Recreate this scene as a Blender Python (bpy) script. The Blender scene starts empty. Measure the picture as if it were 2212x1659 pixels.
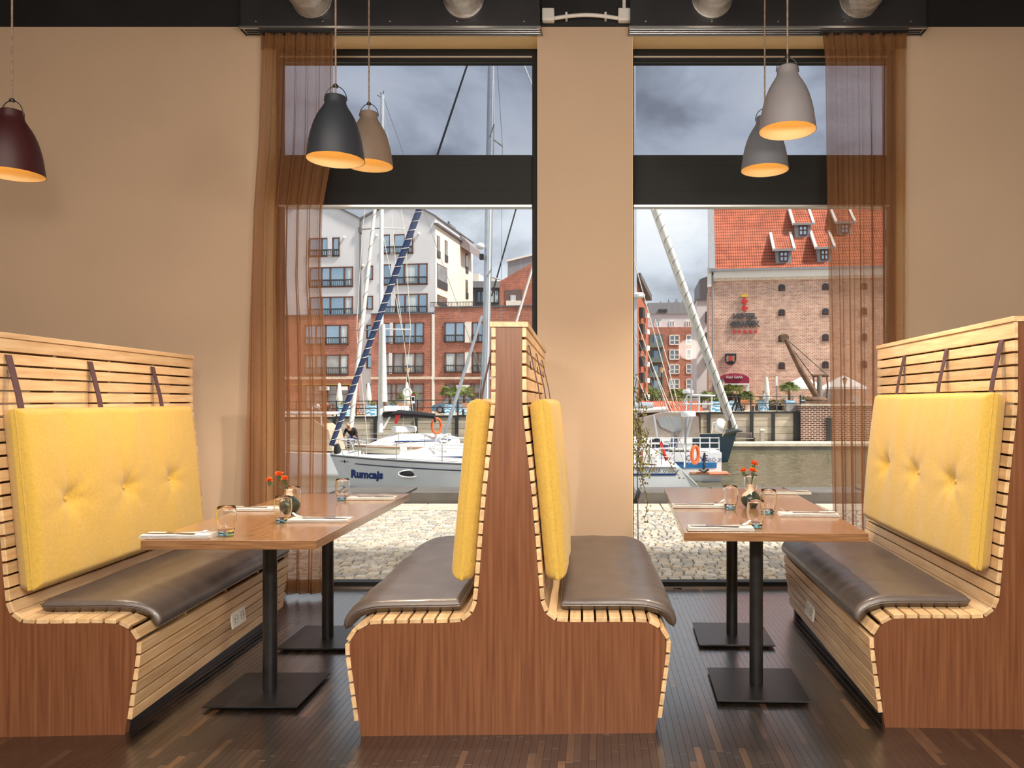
import bpy, bmesh, math, random
from mathutils import Vector, Matrix, noise
random.seed(7)
SC = bpy.context.scene
COL = SC.collection
PI = math.pi
# ---------------------------------------------------------------- camera, world, sun, exposure
F, PX, PY, CH = 1640.0, 1292.0, 865.0, 1.31          # focal length in px, vanishing point, eye height
cam = bpy.data.cameras.new('camera'); camo = bpy.data.objects.new('camera', cam); COL.objects.link(camo)
camo.location = (0, 0, CH); camo.rotation_euler = (PI/2, 0, 0)
cam.sensor_width = 36.0; cam.lens = F/2212*36.0
cam.shift_x = (1106-PX)/2212; cam.shift_y = (PY-829.5)/2212
cam.clip_start = .05; cam.clip_end = 2000
SC.camera = camo
vs = SC.view_settings
vs.view_transform = 'Standard'; vs.look = 'None'; vs.gamma = 1.0; vs.use_curve_mapping = False
vs.exposure = 0.14
SC.cycles.max_bounces = 10; SC.cycles.transparent_max_bounces = 24
SC.cycles.sample_clamp_indirect = 6.0

w = bpy.data.worlds.new('overcast_sky'); SC.world = w; w.use_nodes = True
nt = w.node_tree; nt.nodes.clear()
def nd(t, typ, **kw):
    n = t.nodes.new(typ)
    for k, v in kw.items():
        if k in n.inputs: n.inputs[k].default_value = v
        else: setattr(n, k, v)
    return n
tc = nd(nt, 'ShaderNodeTexCoord'); mp = nd(nt, 'ShaderNodeMapping')
mp.inputs['Scale'].default_value = (1, 1, 2.1); mp.inputs['Location'].default_value = (3.1, 1.7, .4)
n1 = nd(nt, 'ShaderNodeTexNoise'); n1.inputs['Scale'].default_value = 4.6; n1.inputs['Detail'].default_value = 7; n1.inputs['Roughness'].default_value = .52
n1.inputs['Distortion'].default_value = .35
cr = nd(nt, 'ShaderNodeValToRGB')
e = cr.color_ramp.elements
e[0].position = .33; e[0].color = (.26, .28, .32, 1)
e[1].position = .80; e[1].color = (.76, .76, .77, 1)
a = cr.color_ramp.elements.new(.50); a.color = (.51, .55, .61, 1)
bg = nd(nt, 'ShaderNodeBackground'); bg.inputs['Strength'].default_value = 1.35
wo = nd(nt, 'ShaderNodeOutputWorld')
L = nt.links.new
L(tc.outputs['Generated'], mp.inputs['Vector']); L(mp.outputs['Vector'], n1.inputs['Vector'])
L(n1.outputs['Fac'], cr.inputs['Fac']); L(cr.outputs['Color'], bg.inputs['Color']); L(bg.outputs['Background'], wo.inputs['Surface'])

sun = bpy.data.lights.new('sun', 'SUN'); suno = bpy.data.objects.new('sun', sun); COL.objects.link(suno)
sun.energy = 5.6; sun.angle = math.radians(6); sun.color = (1, .93, .82)
suno.rotation_euler = Vector((-.62, .28, -.86)).to_track_quat('-Z', 'Y').to_euler()   # from the right, a little from our side

def area(name, loc, rot, sx, sy, power, col):
    l = bpy.data.lights.new(name, 'AREA'); l.shape = 'RECTANGLE'; l.size = sx; l.size_y = sy; l.energy = power; l.color = col
    o = bpy.data.objects.new(name, l); COL.objects.link(o); o.location = loc; o.rotation_euler = rot
    return o
# added unseen area fill to brighten the room, from behind the camera
area('dining_room_fill_light', (-1.2, -.6, 4.15), (math.radians(12), 0, 0), 5.5, 2.2, 200, (1, .90, .78))
area('dining_room_fill_light', (1.8, -2.6, 4.15), (0, 0, 0), 4, 1.5, 90, (1, .88, .74))

for lx_ in (-.7, .25, 1.2):                           # added unseen fill lights for bench fronts and panels, no fixtures
    l_ = bpy.data.lights.new('aisle_fill_light', 'POINT'); l_.energy = 84; l_.color = (1, .90, .77); l_.shadow_soft_size = .14
    o_ = bpy.data.objects.new('aisle_fill_light', l_); COL.objects.link(o_); o_.location = (lx_, .65, 1.98)

def P(px, py, Y):                                     # photo pixel at depth Y -> world point
    return Vector(((px-PX)/F*Y, Y, CH-(py-PY)/F*Y))

# ---------------------------------------------------------------- materials
MATS = {}
def mat(name, col, rough=.5, var=.12, scale=6, stretch=(1, 1, 1), bump=0, bscale=None, metal=0, spec=.5, col2=None, sheen=0, coat=0, rnd=False, emit=None, es=0, det=4):
    if name in MATS: return MATS[name]
    m = bpy.data.materials.new(name); m.use_nodes = True; t = m.node_tree
    b = t.nodes['Principled BSDF']
    b.inputs['Roughness'].default_value = rough; b.inputs['Metallic'].default_value = metal
    b.inputs['Specular IOR Level'].default_value = spec
    b.inputs['Sheen Weight'].default_value = sheen; b.inputs['Coat Weight'].default_value = coat
    b.inputs['Coat Roughness'].default_value = .14; b.inputs['Coat IOR'].default_value = 1.8
    tcn = nd(t, 'ShaderNodeTexCoord'); mpn = nd(t, 'ShaderNodeMapping')
    mpn.inputs['Scale'].default_value = stretch
    t.links.new(tcn.outputs['Object'], mpn.inputs['Vector'])
    vec = mpn.outputs['Vector']
    if rnd:
        oi = nd(t, 'ShaderNodeObjectInfo'); add = nd(t, 'ShaderNodeVectorMath', operation='MULTIPLY_ADD')
        add.inputs[1].default_value = (37, 23, 51)
        t.links.new(oi.outputs['Random'], add.inputs[0]); t.links.new(vec, add.inputs[2]); vec = add.outputs[0]
    nn = nd(t, 'ShaderNodeTexNoise'); nn.inputs['Scale'].default_value = scale; nn.inputs['Detail'].default_value = det
    t.links.new(vec, nn.inputs['Vector'])
    c2 = col2 or tuple(max(0, c*(1-var*2)) for c in col); c1 = col if col2 else tuple(min(1, c*(1+var)) for c in col)
    r = nd(t, 'ShaderNodeValToRGB')
    r.color_ramp.elements[0].position = .3; r.color_ramp.elements[1].position = .7
    r.color_ramp.elements[0].color = (*c2, 1); r.color_ramp.elements[1].color = (*c1, 1)
    t.links.new(nn.outputs['Fac'], r.inputs['Fac'])
    out = r.outputs['Color']
    if rnd:
        hs = nd(t, 'ShaderNodeHueSaturation'); mr = nd(t, 'ShaderNodeMapRange')
        mr.inputs['To Min'].default_value = .84; mr.inputs['To Max'].default_value = 1.14
        t.links.new(oi.outputs['Random'], mr.inputs['Value']); t.links.new(mr.outputs[0], hs.inputs['Value'])
        t.links.new(out, hs.inputs['Color']); out = hs.outputs['Color']
    t.links.new(out, b.inputs['Base Color'])
    if bump:
        n2 = nd(t, 'ShaderNodeTexNoise'); n2.inputs['Scale'].default_value = bscale or scale; n2.inputs['Detail'].default_value = 5
        t.links.new(vec, n2.inputs['Vector'])
        bm_ = nd(t, 'ShaderNodeBump'); bm_.inputs['Strength'].default_value = bump; bm_.inputs['Distance'].default_value = .02
        t.links.new(n2.outputs['Fac'], bm_.inputs['Height']); t.links.new(bm_.outputs['Normal'], b.inputs['Normal'])
    if emit:
        b.inputs['Emission Color'].default_value = (*emit, 1); b.inputs['Emission Strength'].default_value = es
    MATS[name] = m
    return m

def glassy(name, tint=(.97, .98, .98), refl=.012, haze=0):
    m = bpy.data.materials.new(name); m.use_nodes = True; t = m.node_tree; t.nodes.clear()
    tr = nd(t, 'ShaderNodeBsdfTransparent'); tr.inputs['Color'].default_value = (*tint, 1)
    gl = nd(t, 'ShaderNodeBsdfGlossy'); gl.inputs['Roughness'].default_value = .02
    fr = nd(t, 'ShaderNodeFresnel'); fr.inputs['IOR'].default_value = 1.0+refl*10
    mx = nd(t, 'ShaderNodeMixShader'); o = nd(t, 'ShaderNodeOutputMaterial')
    t.links.new(fr.outputs[0], mx.inputs[0]); t.links.new(tr.outputs[0], mx.inputs[1]); t.links.new(gl.outputs[0], mx.inputs[2])
    t.links.new(mx.outputs[0], o.inputs['Surface'])
    MATS[name] = m
    return m

def drinkglass(name, col):
    m = bpy.data.materials.new(name); m.use_nodes = True
    b = m.node_tree.nodes['Principled BSDF']
    b.inputs['Base Color'].default_value = (*col, 1); b.inputs['Roughness'].default_value = 0
    b.inputs['Transmission Weight'].default_value = 1; b.inputs['IOR'].default_value = 1.45
    MATS[name] = m
    return m

def sheer(name, col, dens):
    m = bpy.data.materials.new(name); m.use_nodes = True; t = m.node_tree; t.nodes.clear()
    tr = nd(t, 'ShaderNodeBsdfTransparent'); df = nd(t, 'ShaderNodeBsdfDiffuse'); tl = nd(t, 'ShaderNodeBsdfTranslucent')
    tcn = nd(t, 'ShaderNodeTexCoord'); mpn = nd(t, 'ShaderNodeMapping'); mpn.inputs['Scale'].default_value = (60, 60, 300)
    nn = nd(t, 'ShaderNodeTexNoise'); nn.inputs['Scale'].default_value = 1; nn.inputs['Detail'].default_value = 3
    t.links.new(tcn.outputs['Object'], mpn.inputs['Vector']); t.links.new(mpn.outputs['Vector'], nn.inputs['Vector'])
    r = nd(t, 'ShaderNodeMapRange'); r.inputs['From Min'].default_value = .3; r.inputs['From Max'].default_value = .7
    r.inputs['To Min'].default_value = dens-.05; r.inputs['To Max'].default_value = dens+.05
    t.links.new(nn.outputs['Fac'], r.inputs['Value'])
    df.inputs['Color'].default_value = (*col, 1); tl.inputs['Color'].default_value = (*[min(1, c*1.25) for c in col], 1)
    m1 = nd(t, 'ShaderNodeMixShader'); m1.inputs[0].default_value = .55
    m2 = nd(t, 'ShaderNodeMixShader'); o = nd(t, 'ShaderNodeOutputMaterial')
    t.links.new(df.outputs[0], m1.inputs[1]); t.links.new(tl.outputs[0], m1.inputs[2])
    t.links.new(r.outputs[0], m2.inputs[0]); t.links.new(tr.outputs[0], m2.inputs[1]); t.links.new(m1.outputs[0], m2.inputs[2])
    t.links.new(m2.outputs[0], o.inputs['Surface'])
    MATS[name] = m
    return m

def brickmat(name, c1, c2, mortar, bw, bh, rough=.85, ms=.012, axis='XZ', bump=.3, blotch=0):
    m = bpy.data.materials.new(name); m.use_nodes = True; t = m.node_tree; b = t.nodes['Principled BSDF']
    b.inputs['Roughness'].default_value = rough
    tcn = nd(t, 'ShaderNodeTexCoord'); sp = nd(t, 'ShaderNodeSeparateXYZ'); cb = nd(t, 'ShaderNodeCombineXYZ')
    t.links.new(tcn.outputs['Object'], sp.inputs[0])
    if axis == 'XZ':                                   # walls: x+y along, z up
        ad = nd(t, 'ShaderNodeMath', operation='ADD'); t.links.new(sp.outputs[0], ad.inputs[0]); t.links.new(sp.outputs[1], ad.inputs[1])
        t.links.new(ad.outputs[0], cb.inputs[0]); t.links.new(sp.outputs[2], cb.inputs[1])
    else:
        t.links.new(sp.outputs[0], cb.inputs[1]); t.links.new(sp.outputs[1], cb.inputs[0])
    br = nd(t, 'ShaderNodeTexBrick')
    br.inputs['Color1'].default_value = (*c1, 1); br.inputs['Color2'].default_value = (*c2, 1); br.inputs['Mortar'].default_value = (*mortar, 1)
    br.inputs['Scale'].default_value = 1; br.inputs['Brick Width'].default_value = bw; br.inputs['Row Height'].default_value = bh
    br.inputs['Mortar Size'].default_value = ms; br.inputs['Bias'].default_value = 0
    t.links.new(cb.outputs[0], br.inputs['Vector'])
    nn = nd(t, 'ShaderNodeTexNoise'); nn.inputs['Scale'].default_value = .9; nn.inputs['Detail'].default_value = 6
    t.links.new(tcn.outputs['Object'], nn.inputs['Vector'])
    mr = nd(t, 'ShaderNodeMapRange'); mr.inputs['From Min'].default_value = .3; mr.inputs['From Max'].default_value = .7
    mr.inputs['To Min'].default_value = 1-.25-blotch; mr.inputs['To Max'].default_value = 1.15
    t.links.new(nn.outputs['Fac'], mr.inputs['Value'])
    hs = nd(t, 'ShaderNodeHueSaturation'); t.links.new(br.outputs['Color'], hs.inputs['Color']); t.links.new(mr.outputs[0], hs.inputs['Value'])
    t.links.new(hs.outputs['Color'], b.inputs['Base Color'])
    bp = nd(t, 'ShaderNodeBump'); bp.inputs['Strength'].default_value = bump; bp.inputs['Distance'].default_value = .01; bp.invert = True
    t.links.new(br.outputs['Fac'], bp.inputs['Height']); t.links.new(bp.outputs['Normal'], b.inputs['Normal'])
    MATS[name] = m
    return m

def tinted(name, rough, spec, var=.25, scale=(9, 2, 9), coat=0):
    """base colour from the mesh's own 'tint' colour attribute, with grain"""
    m = bpy.data.materials.new(name); m.use_nodes = True; t = m.node_tree; b = t.nodes['Principled BSDF']
    b.inputs['Roughness'].default_value = rough; b.inputs['Specular IOR Level'].default_value = spec
    b.inputs['Coat Weight'].default_value = coat; b.inputs['Coat Roughness'].default_value = .28; b.inputs['Coat IOR'].default_value = 2.0
    at = nd(t, 'ShaderNodeVertexColor', layer_name='tint')
    ge = nd(t, 'ShaderNodeNewGeometry'); mp_ = nd(t, 'ShaderNodeMapping'); mp_.inputs['Scale'].default_value = scale
    t.links.new(ge.outputs['Position'], mp_.inputs['Vector'])
    nn = nd(t, 'ShaderNodeTexNoise'); nn.inputs['Scale'].default_value = 6; nn.inputs['Detail'].default_value = 5
    t.links.new(mp_.outputs[0], nn.inputs['Vector'])
    mr = nd(t, 'ShaderNodeMapRange'); mr.inputs['From Min'].default_value = .3; mr.inputs['From Max'].default_value = .7
    mr.inputs['To Min'].default_value = 1-var; mr.inputs['To Max'].default_value = 1+var
    t.links.new(nn.outputs['Fac'], mr.inputs['Value'])
    hs = nd(t, 'ShaderNodeHueSaturation'); t.links.new(at.outputs['Color'], hs.inputs['Color']); t.links.new(mr.outputs[0], hs.inputs['Value'])
    t.links.new(hs.outputs['Color'], b.inputs['Base Color'])
    bp = nd(t, 'ShaderNodeBump'); bp.inputs['Strength'].default_value = .15; bp.inputs['Distance'].default_value = .004
    t.links.new(nn.outputs['Fac'], bp.inputs['Height']); t.links.new(bp.outputs['Normal'], b.inputs['Normal'])
    MATS[name] = m
    return m

def S(r, g, b):                                       # sRGB 0-255 -> linear
    f = lambda c: (c/255/12.92) if c/255 <= .04045 else ((c/255+.055)/1.055)**2.4
    return (f(r), f(g), f(b))

# ---------------------------------------------------------------- mesh builder
class MB:
    def __init__(s): s.v = []; s.f = []; s.c = []; s.tint = None
    def face(s, idx):
        s.f.append(tuple(idx)); s.c.append(s.tint)
    def box(s, c, d, rot=None, taper=None):
        hx, hy, hz = d[0]/2, d[1]/2, d[2]/2; b = len(s.v); M = rot
        for z in (-1, 1):
            k = taper if (taper and z > 0) else 1
            for x, y in ((-1, -1), (1, -1), (1, 1), (-1, 1)):
                p = Vector((x*hx*k, y*hy*k, z*hz))
                if M is not None: p = M @ p
                s.v.append(tuple(p+Vector(c)))
        for q in ((3, 2, 1, 0), (4, 5, 6, 7), (0, 1, 5, 4), (1, 2, 6, 5), (2, 3, 7, 6), (3, 0, 4, 7)): s.face([b+i for i in q])
        return s
    def bar(s, x0, x1, y0, y1, z0, z1):
        return s.box(((x0+x1)/2, (y0+y1)/2, (z0+z1)/2), (abs(x1-x0), abs(y1-y0), abs(z1-z0)))
    def bbox(s, c, d, bev, rot=None):                  # box with chamfered edges
        bm = bmesh.new(); bmesh.ops.create_cube(bm, size=1)
        for v in bm.verts: v.co = Vector((v.co.x*d[0], v.co.y*d[1], v.co.z*d[2]))
        bmesh.ops.bevel(bm, geom=bm.edges[:], offset=bev, segments=2, affect='EDGES', profile=.5)
        b = len(s.v)
        for i, v in enumerate(bm.verts):
            v.index = i; p = v.co.copy()
            if rot is not None: p = rot @ p
            s.v.append(tuple(p+Vector(c)))
        for f in bm.faces: s.face([b+v.index for v in f.verts])
        bm.free(); return s
    def tube(s, pts, r, n=8, caps=True, sq=None):
        pts = [Vector(p) for p in pts]; rs = r if isinstance(r, (list, tuple)) else [r]*len(pts); b = len(s.v)
        up = None
        for i, p in enumerate(pts):
            d = (pts[min(i+1, len(pts)-1)]-pts[max(i-1, 0)])
            d = d.normalized() if d.length > 1e-9 else Vector((0, 0, 1))
            if up is None:
                up = Vector((0, 0, 1)) if abs(d.z) < .9 else Vector((1, 0, 0))
            x = d.cross(up)
            if x.length < 1e-6: x = d.orthogonal()
            x.normalize(); y = x.cross(d).normalized(); up = y
            for k in range(n):
                a_ = 2*PI*k/n+(PI/n if n == 4 else 0)
                s.v.append(tuple(p+(x*math.cos(a_)*(sq or 1)+y*math.sin(a_))*rs[i]))
        for i in range(len(pts)-1):
            for k in range(n):
                s.face((b+i*n+k, b+i*n+(k+1) % n, b+(i+1)*n+(k+1) % n, b+(i+1)*n+k))
        if caps:
            s.face([b+k for k in range(n)][::-1]); s.face([b+(len(pts)-1)*n+k for k in range(n)])
        return s
    def lathe(s, prof, c=(0, 0, 0), n=24, sx=1, sy=1):
        b = len(s.v); c = Vector(c)
        for r, z in prof:
            for k in range(n):
                a_ = 2*PI*k/n; s.v.append((c.x+r*math.cos(a_)*sx, c.y+r*math.sin(a_)*sy, c.z+z))
        for i in range(len(prof)-1):
            for k in range(n):
                s.face((b+i*n+k, b+i*n+(k+1) % n, b+(i+1)*n+(k+1) % n, b+(i+1)*n+k))
        if prof[0][0] > 1e-5: s.face([b+k for k in range(n)][::-1])
        if prof[-1][0] > 1e-5: s.face([b+(len(prof)-1)*n+k for k in range(n)])
        return s
    def openlathe(s, prof, c=(0, 0, 0), n=24):
        k = len(s.f); s.lathe([(max(r, 1e-4), z) for r, z in prof], c, n)
        del s.f[-2:]; del s.c[-2:]
        return s
    def prism(s, poly, y0, y1, axis='Y'):              # polygon (a,b) pushed along an axis
        b = len(s.v); n = len(poly)
        for yy in (y0, y1):
            for a_, c_ in poly:
                s.v.append((a_, yy, c_) if axis == 'Y' else ((yy, a_, c_) if axis == 'X' else (a_, c_, yy)))
        A = [b+i for i in range(n)]; Bk = [b+n+i for i in range(n)]
        s.face(A if axis != 'Y' else A); s.face(Bk[::-1])
        for i in range(n): s.face((b+i, b+n+i, b+n+(i+1) % n, b+(i+1) % n))
        return s
    def quad(s, a, b_, c, d):
        b = len(s.v); s.v += [tuple(a), tuple(b_), tuple(c), tuple(d)]; s.face((b, b+1, b+2, b+3)); return s
    def grid(s, fn, nu, nv, closeu=False):
        b = len(s.v)
        for i in range(nu):
            for j in range(nv): s.v.append(tuple(fn(i/(nu if closeu else nu-1), j/(nv-1))))
        for i in range(nu if closeu else nu-1):
            for j in range(nv-1):
                i2 = (i+1) % nu
                s.face((b+i*nv+j, b+i2*nv+j, b+i2*nv+j+1, b+i*nv+j+1))
        return s
    def ball(s, c, r, n=10, m=6, sc=(1, 1, 1)):
        pr = [(math.sin(PI*i/m), -math.cos(PI*i/m)) for i in range(m+1)]
        b = len(s.v)
        for a_, z in pr:
            for k in range(n):
                t = 2*PI*k/n; s.v.append((c[0]+a_*math.cos(t)*r*sc[0], c[1]+a_*math.sin(t)*r*sc[1], c[2]+z*r*sc[2]))
        for i in range(m):
            for k in range(n): s.face((b+i*n+k, b+i*n+(k+1) % n, b+(i+1)*n+(k+1) % n, b+(i+1)*n+k))
        return s
    def mesh(s, name, m=None, smooth=False, ang=None):
        me = bpy.data.meshes.new(name); me.from_pydata(s.v, [], s.f); me.update()
        bm = bmesh.new(); bm.from_mesh(me); bmesh.ops.recalc_face_normals(bm, faces=bm.faces); bm.to_mesh(me); bm.free()
        if m: me.materials.append(m)
        if any(c is not None for c in s.c):
            ca = me.color_attributes.new('tint', 'FLOAT_COLOR', 'CORNER'); li = 0
            for i, p in enumerate(me.polygons):
                for _ in p.loop_indices:
                    ca.data[_].color = (*(s.c[i] or (1, 1, 1)), 1)
        if smooth:
            me.shade_smooth()
            if ang: me.set_sharp_from_angle(angle=math.radians(ang))
        return me
    def build(s, name, m, parent=None, smooth=False, ang=40, loc=None, rot=None, label=None):
        o = bpy.data.objects.new(name, s.mesh(name, m, smooth, ang)); COL.objects.link(o)
        if parent: o.parent = parent
        if loc is not None: o.location = loc
        if rot is not None: o.rotation_euler = rot
        if label: o['label'] = label
        return o
def put(name, me, parent=None, loc=(0, 0, 0), rot=(0, 0, 0), scale=None):
    o = bpy.data.objects.new(name, me); COL.objects.link(o)
    if parent: o.parent = parent
    o.location = loc; o.rotation_euler = rot
    if scale: o.scale = scale
    return o
def tag(o, label, cat, group=None, kind=None):
    o['label'] = label; o['category'] = cat
    if group: o['group'] = group
    if kind: o['kind'] = kind
    return o
def thing(name, label, cat, loc=(0, 0, 0), rz=0, group=None, kind=None):
    o = bpy.data.objects.new(name, None); COL.objects.link(o); o.empty_display_size = .1
    o.location = loc; o.rotation_euler = (0, 0, rz)
    return tag(o, label, cat, group, kind)
def struct(o, label=None, cat=None):
    o['kind'] = 'structure'
    if label: o['label'] = label; o['category'] = cat
    return o
def dup(root, loc, rz=0, label=None, group=None, mats=None):
    r = root.copy(); COL.objects.link(r); r.location = loc; r.rotation_euler = (0, 0, rz)
    if label: r['label'] = label
    if group: r['group'] = group
    for ch in list(root.children):
        c = ch.copy(); COL.objects.link(c); c.parent = r
        for g in list(ch.children):
            d = g.copy(); COL.objects.link(d); d.parent = c
    return r
def textmesh(txt, size, depth=.01, align='CENTER', shear=0, bold=0, spacing=1.0):
    cu = bpy.data.curves.new('lettering', 'FONT'); cu.body = txt; cu.size = size; cu.extrude = depth/2; cu.align_x = align; cu.align_y = 'CENTER'
    cu.shear = shear; cu.offset = bold; cu.space_character = spacing; cu.resolution_u = 2
    o = bpy.data.objects.new('lettering', cu); COL.objects.link(o)
    dg = bpy.context.evaluated_depsgraph_get(); dg.update()
    me = bpy.data.meshes.new_from_object(o.evaluated_get(dg))
    bpy.data.objects.remove(o); bpy.data.curves.remove(cu)
    return me
def textobj(name, txt, size, m, parent=None, loc=(0, 0, 0), rot=(PI/2, 0, 0), **kw):
    me = textmesh(txt, size, **kw); me.materials.clear(); me.materials.append(m)
    return put(name, me, parent, loc, rot)

# ---------------------------------------------------------------- shared materials
M_wall = mat('painted_wall', S(208, 183, 158), .8, .03, 1.2, bump=.03, bscale=120)
M_black = mat('black_paint', (.012, .012, .015), .6, .2, 3)
M_plenum = mat('dark_plenum_metal', (.030, .030, .036), .45, .2, 2)
M_cream = mat('cream_reveal_paint', S(240, 215, 165), .7, .03, 3)
M_frame = mat('dark_green_frame', S(9, 11, 11), .6, .1, 4)
M_steel = mat('brushed_aluminium', (.75, .75, .76), .28, .08, 40, stretch=(1, 30, 30), metal=1)
M_whitepl = mat('white_plastic', (.88, .87, .85), .35, .02, 5)
M_oak = mat('light_oak', S(232, 200, 156), .36, .1, 5, stretch=(9, .9, 9), bump=.08, bscale=14, col2=S(206, 166, 120), rnd=True, spec=.6)
M_panel = mat('stained_veneer', S(134, 86, 56), .42, .1, 3, stretch=(26, 26, .8), bump=.04, bscale=9, col2=S(104, 60, 36), spec=.5)
M_table = mat('oak_tabletop', S(168, 128, 90), .17, .1, 4, stretch=(26, 1.5, 26), bump=.03, bscale=12, col2=S(130, 92, 60), spec=.8, coat=.6)
M_tabedge = mat('oak_edge_band', S(160, 118, 82), .3, .1, 4, stretch=(1.5, 30, 30), col2=S(122, 84, 54))
M_leather = mat('brown_leather', S(90, 79, 74), .38, .07, 9, bump=.10, bscale=220, spec=.8, coat=.10)
M_yellow = mat('yellow_wool', S(210, 172, 76), .9, .05, 90, bump=.25, bscale=260, sheen=.25)
M_strap = mat('plum_leather_strap', S(86, 58, 62), .5, .1, 30)
M_blackmetal = mat('black_metal', (.016, .016, .018), .35, .2, 20, spec=.6)
M_chrome = mat('polished_steel', (.72, .72, .74), .14, .02, 9, metal=1)
M_linen = mat('grey_linen', S(216, 211, 208), .85, .04, 60, bump=.1, bscale=300)
M_glass = drinkglass('clear_glass', (1, 1, 1)); M_blueglass = drinkglass('blue_glass', (.36, .78, .95))
M_pane = glassy('window_glass'); M_screenpane = glassy('screened_glass', (.70, .72, .76))
M_curtain = sheer('brown_sheer', S(178, 132, 94), .62)
M_hem = sheer('brown_sheer_hem', S(150, 108, 74), .85)
# ---------------------------------------------------------------- room shell
WY, GY = 5.114, 5.331                                  # inner wall face, glazing plane
XL0, XL1, XR0, XR1 = -2.2515, -.4054, .2307, 2.077     # window openings
TOPZ, BLK, CEIL = 3.764, 3.8265, 4.4
def sbox(name, x0, x1, y0, y1, z0, z1, m, label=None, cat=None):
    return struct(MB().bar(x0, x1, y0, y1, z0, z1).build(name, m), label, cat)
sbox('wall_window_left', -6, XL0, WY, 5.46, 0, BLK, M_wall)
sbox('wall_pillar', XL1, XR0, WY, 5.46, 0, BLK, M_wall)
sbox('wall_window_right', XR1, 6, WY, 5.46, 0, BLK, M_wall)
sbox('wall_lintel_left', XL0, XL1, WY, 5.46, TOPZ, BLK, M_cream)
sbox('wall_lintel_right', XR0, XR1, WY, 5.46, TOPZ, BLK, M_cream)
sbox('wall_upper', -6, 6, WY, 5.46, BLK, CEIL, M_black)
sbox('wall_left', -6.15, -6, -5, 5.46, 0, CEIL, M_wall)
sbox('wall_right', 6, 6.15, -5, 5.46, 0, CEIL, M_wall)
sbox('wall_back', -6, 6, -5.15, -5, 0, CEIL, M_wall)
sbox('ceiling', -6, 6, -5, 5.46, CEIL, CEIL+.1, M_black)
# thin cream linings of the window recesses
for i, (a0, a1) in enumerate(((XL0, XL0+.004), (XL1-.004, XL1), (XR0, XR0+.004), (XR1-.004, XR1))):
    sbox('trim_%d' % (i+1), a0, a1, WY+.004, GY-.03, 0, TOPZ, M_cream)

# floor: sub-floor plus dark strip parquet
FLOORM = tinted('dark_oak_strip', .27, .8, .3, (14, 1.6, 14), coat=1.0)
sub = brickmat('dark_strip_subfloor', (.015, .010, .008), (.022, .015, .011), (.005, .004, .003), .36, .028, .35, .0015, 'YX', .1)
fl = struct(MB().bar(-6, 6, -5, 5.36, -.12, -.004).build('floor', sub), 'dark stained strip parquet floor', 'floor')
TINTS = [tuple((.55 if c[0] > 100 else .42 if c[0] > 85 else .22)*q for q in S(*c)) for c in ((74, 56, 46), (60, 45, 37), (88, 66, 52), (68, 50, 41), (104, 78, 58), (56, 43, 38), (80, 60, 48), (128, 92, 62))]
PW, PLH = .028, .010
PLANKS = {}
def plank(L_, ti):
    k = (L_, ti)
    if k not in PLANKS:
        b = MB(); b.tint = TINTS[ti]
        w2, l2, ch = PW/2-.0003, L_/2-.0003, .00035
        vs_ = []
        for z, d in ((-.004, 0), (-ch, 0), (0, ch)):
            for x, y in ((-1, -1), (1, -1), (1, 1), (-1, 1)): b.v.append((x*(w2-d), y*(l2-d), z))
        for r in range(2):
            for k2 in range(4): b.face((r*4+k2, r*4+(k2+1) % 4, r*4+4+(k2+1) % 4, r*4+4+k2))
        b.face((8, 9, 10, 11))
        PLANKS[k] = b
    return PLANKS[k]
rp = random.Random(3)
cells = []
nx = int((2.3+2.75)/PW)
for i in range(nx):
    x = -2.75+PW*(i+.5); y = 1.9-rp.random()*.36
    while y < 5.29:
        L_ = rp.choice((.26, .30, .34, .38)); y1 = min(y+L_, 5.30)
        if y1-y > .04:
            Lq = L_ if y1 == y+L_ else round((y1-y)/.02)*.02
            cells.append((x, (y+y1)/2, max(Lq, .02), rp.choices(range(8), (5, 5, 3, 4, 1.2, 4, 4, .7))[0]))
        y = y1
def seen(x, y, z=0):
    px = PX+x*F/y; py = PY-(z-CH)*F/y
    if not (0 < px < 2212 and 0 < py < 1659): return 0
    for (bx, by, sx0, sx1) in ((-2.43, 2.947, -1, .66), (-.35, 2.976, -.67, .67), (1.7247, 3.02, -.66, 1)):   # under or behind a bench
        ang = {-2.43: -.0512, -.35: -.025}.get(bx, .034)
        u = x-(bx+ang*(y-by))
        if sx0 < u < sx1 and y > by-.02: return 0
        if y > by:                                     # hidden behind the end panel
            t = by/y; ux = x*t-bx
            if sx0+.1 < ux < sx1-.1 and CH*(1-t) < .44: return 0
    return 1/y
vis = sorted([c for c in cells if seen(c[0], c[1]) > 0], key=lambda c: -seen(c[0], c[1])*c[2]/c[1])
near = set(vis[:300])
for c in vis[:300]:
    b = plank(c[2], c[3]); k = ('m', c[2], c[3])
    if k not in PLANKS: PLANKS[k] = b.mesh('plank', FLOORM)
    put('plank', PLANKS[k], fl, (c[0], c[1], 0))
rest = MB()
for c in cells:
    if c in near: continue
    b = plank(c[2], c[3]); o = len(rest.v)
    rest.v += [(p[0]+c[0], p[1]+c[1], p[2]) for p in b.v]
    for f in b.f: rest.f.append(tuple(i+o for i in f)); rest.c.append(b.tint)
ro = rest.build('plank_field', FLOORM, fl); ro['kind'] = 'stuff'

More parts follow.
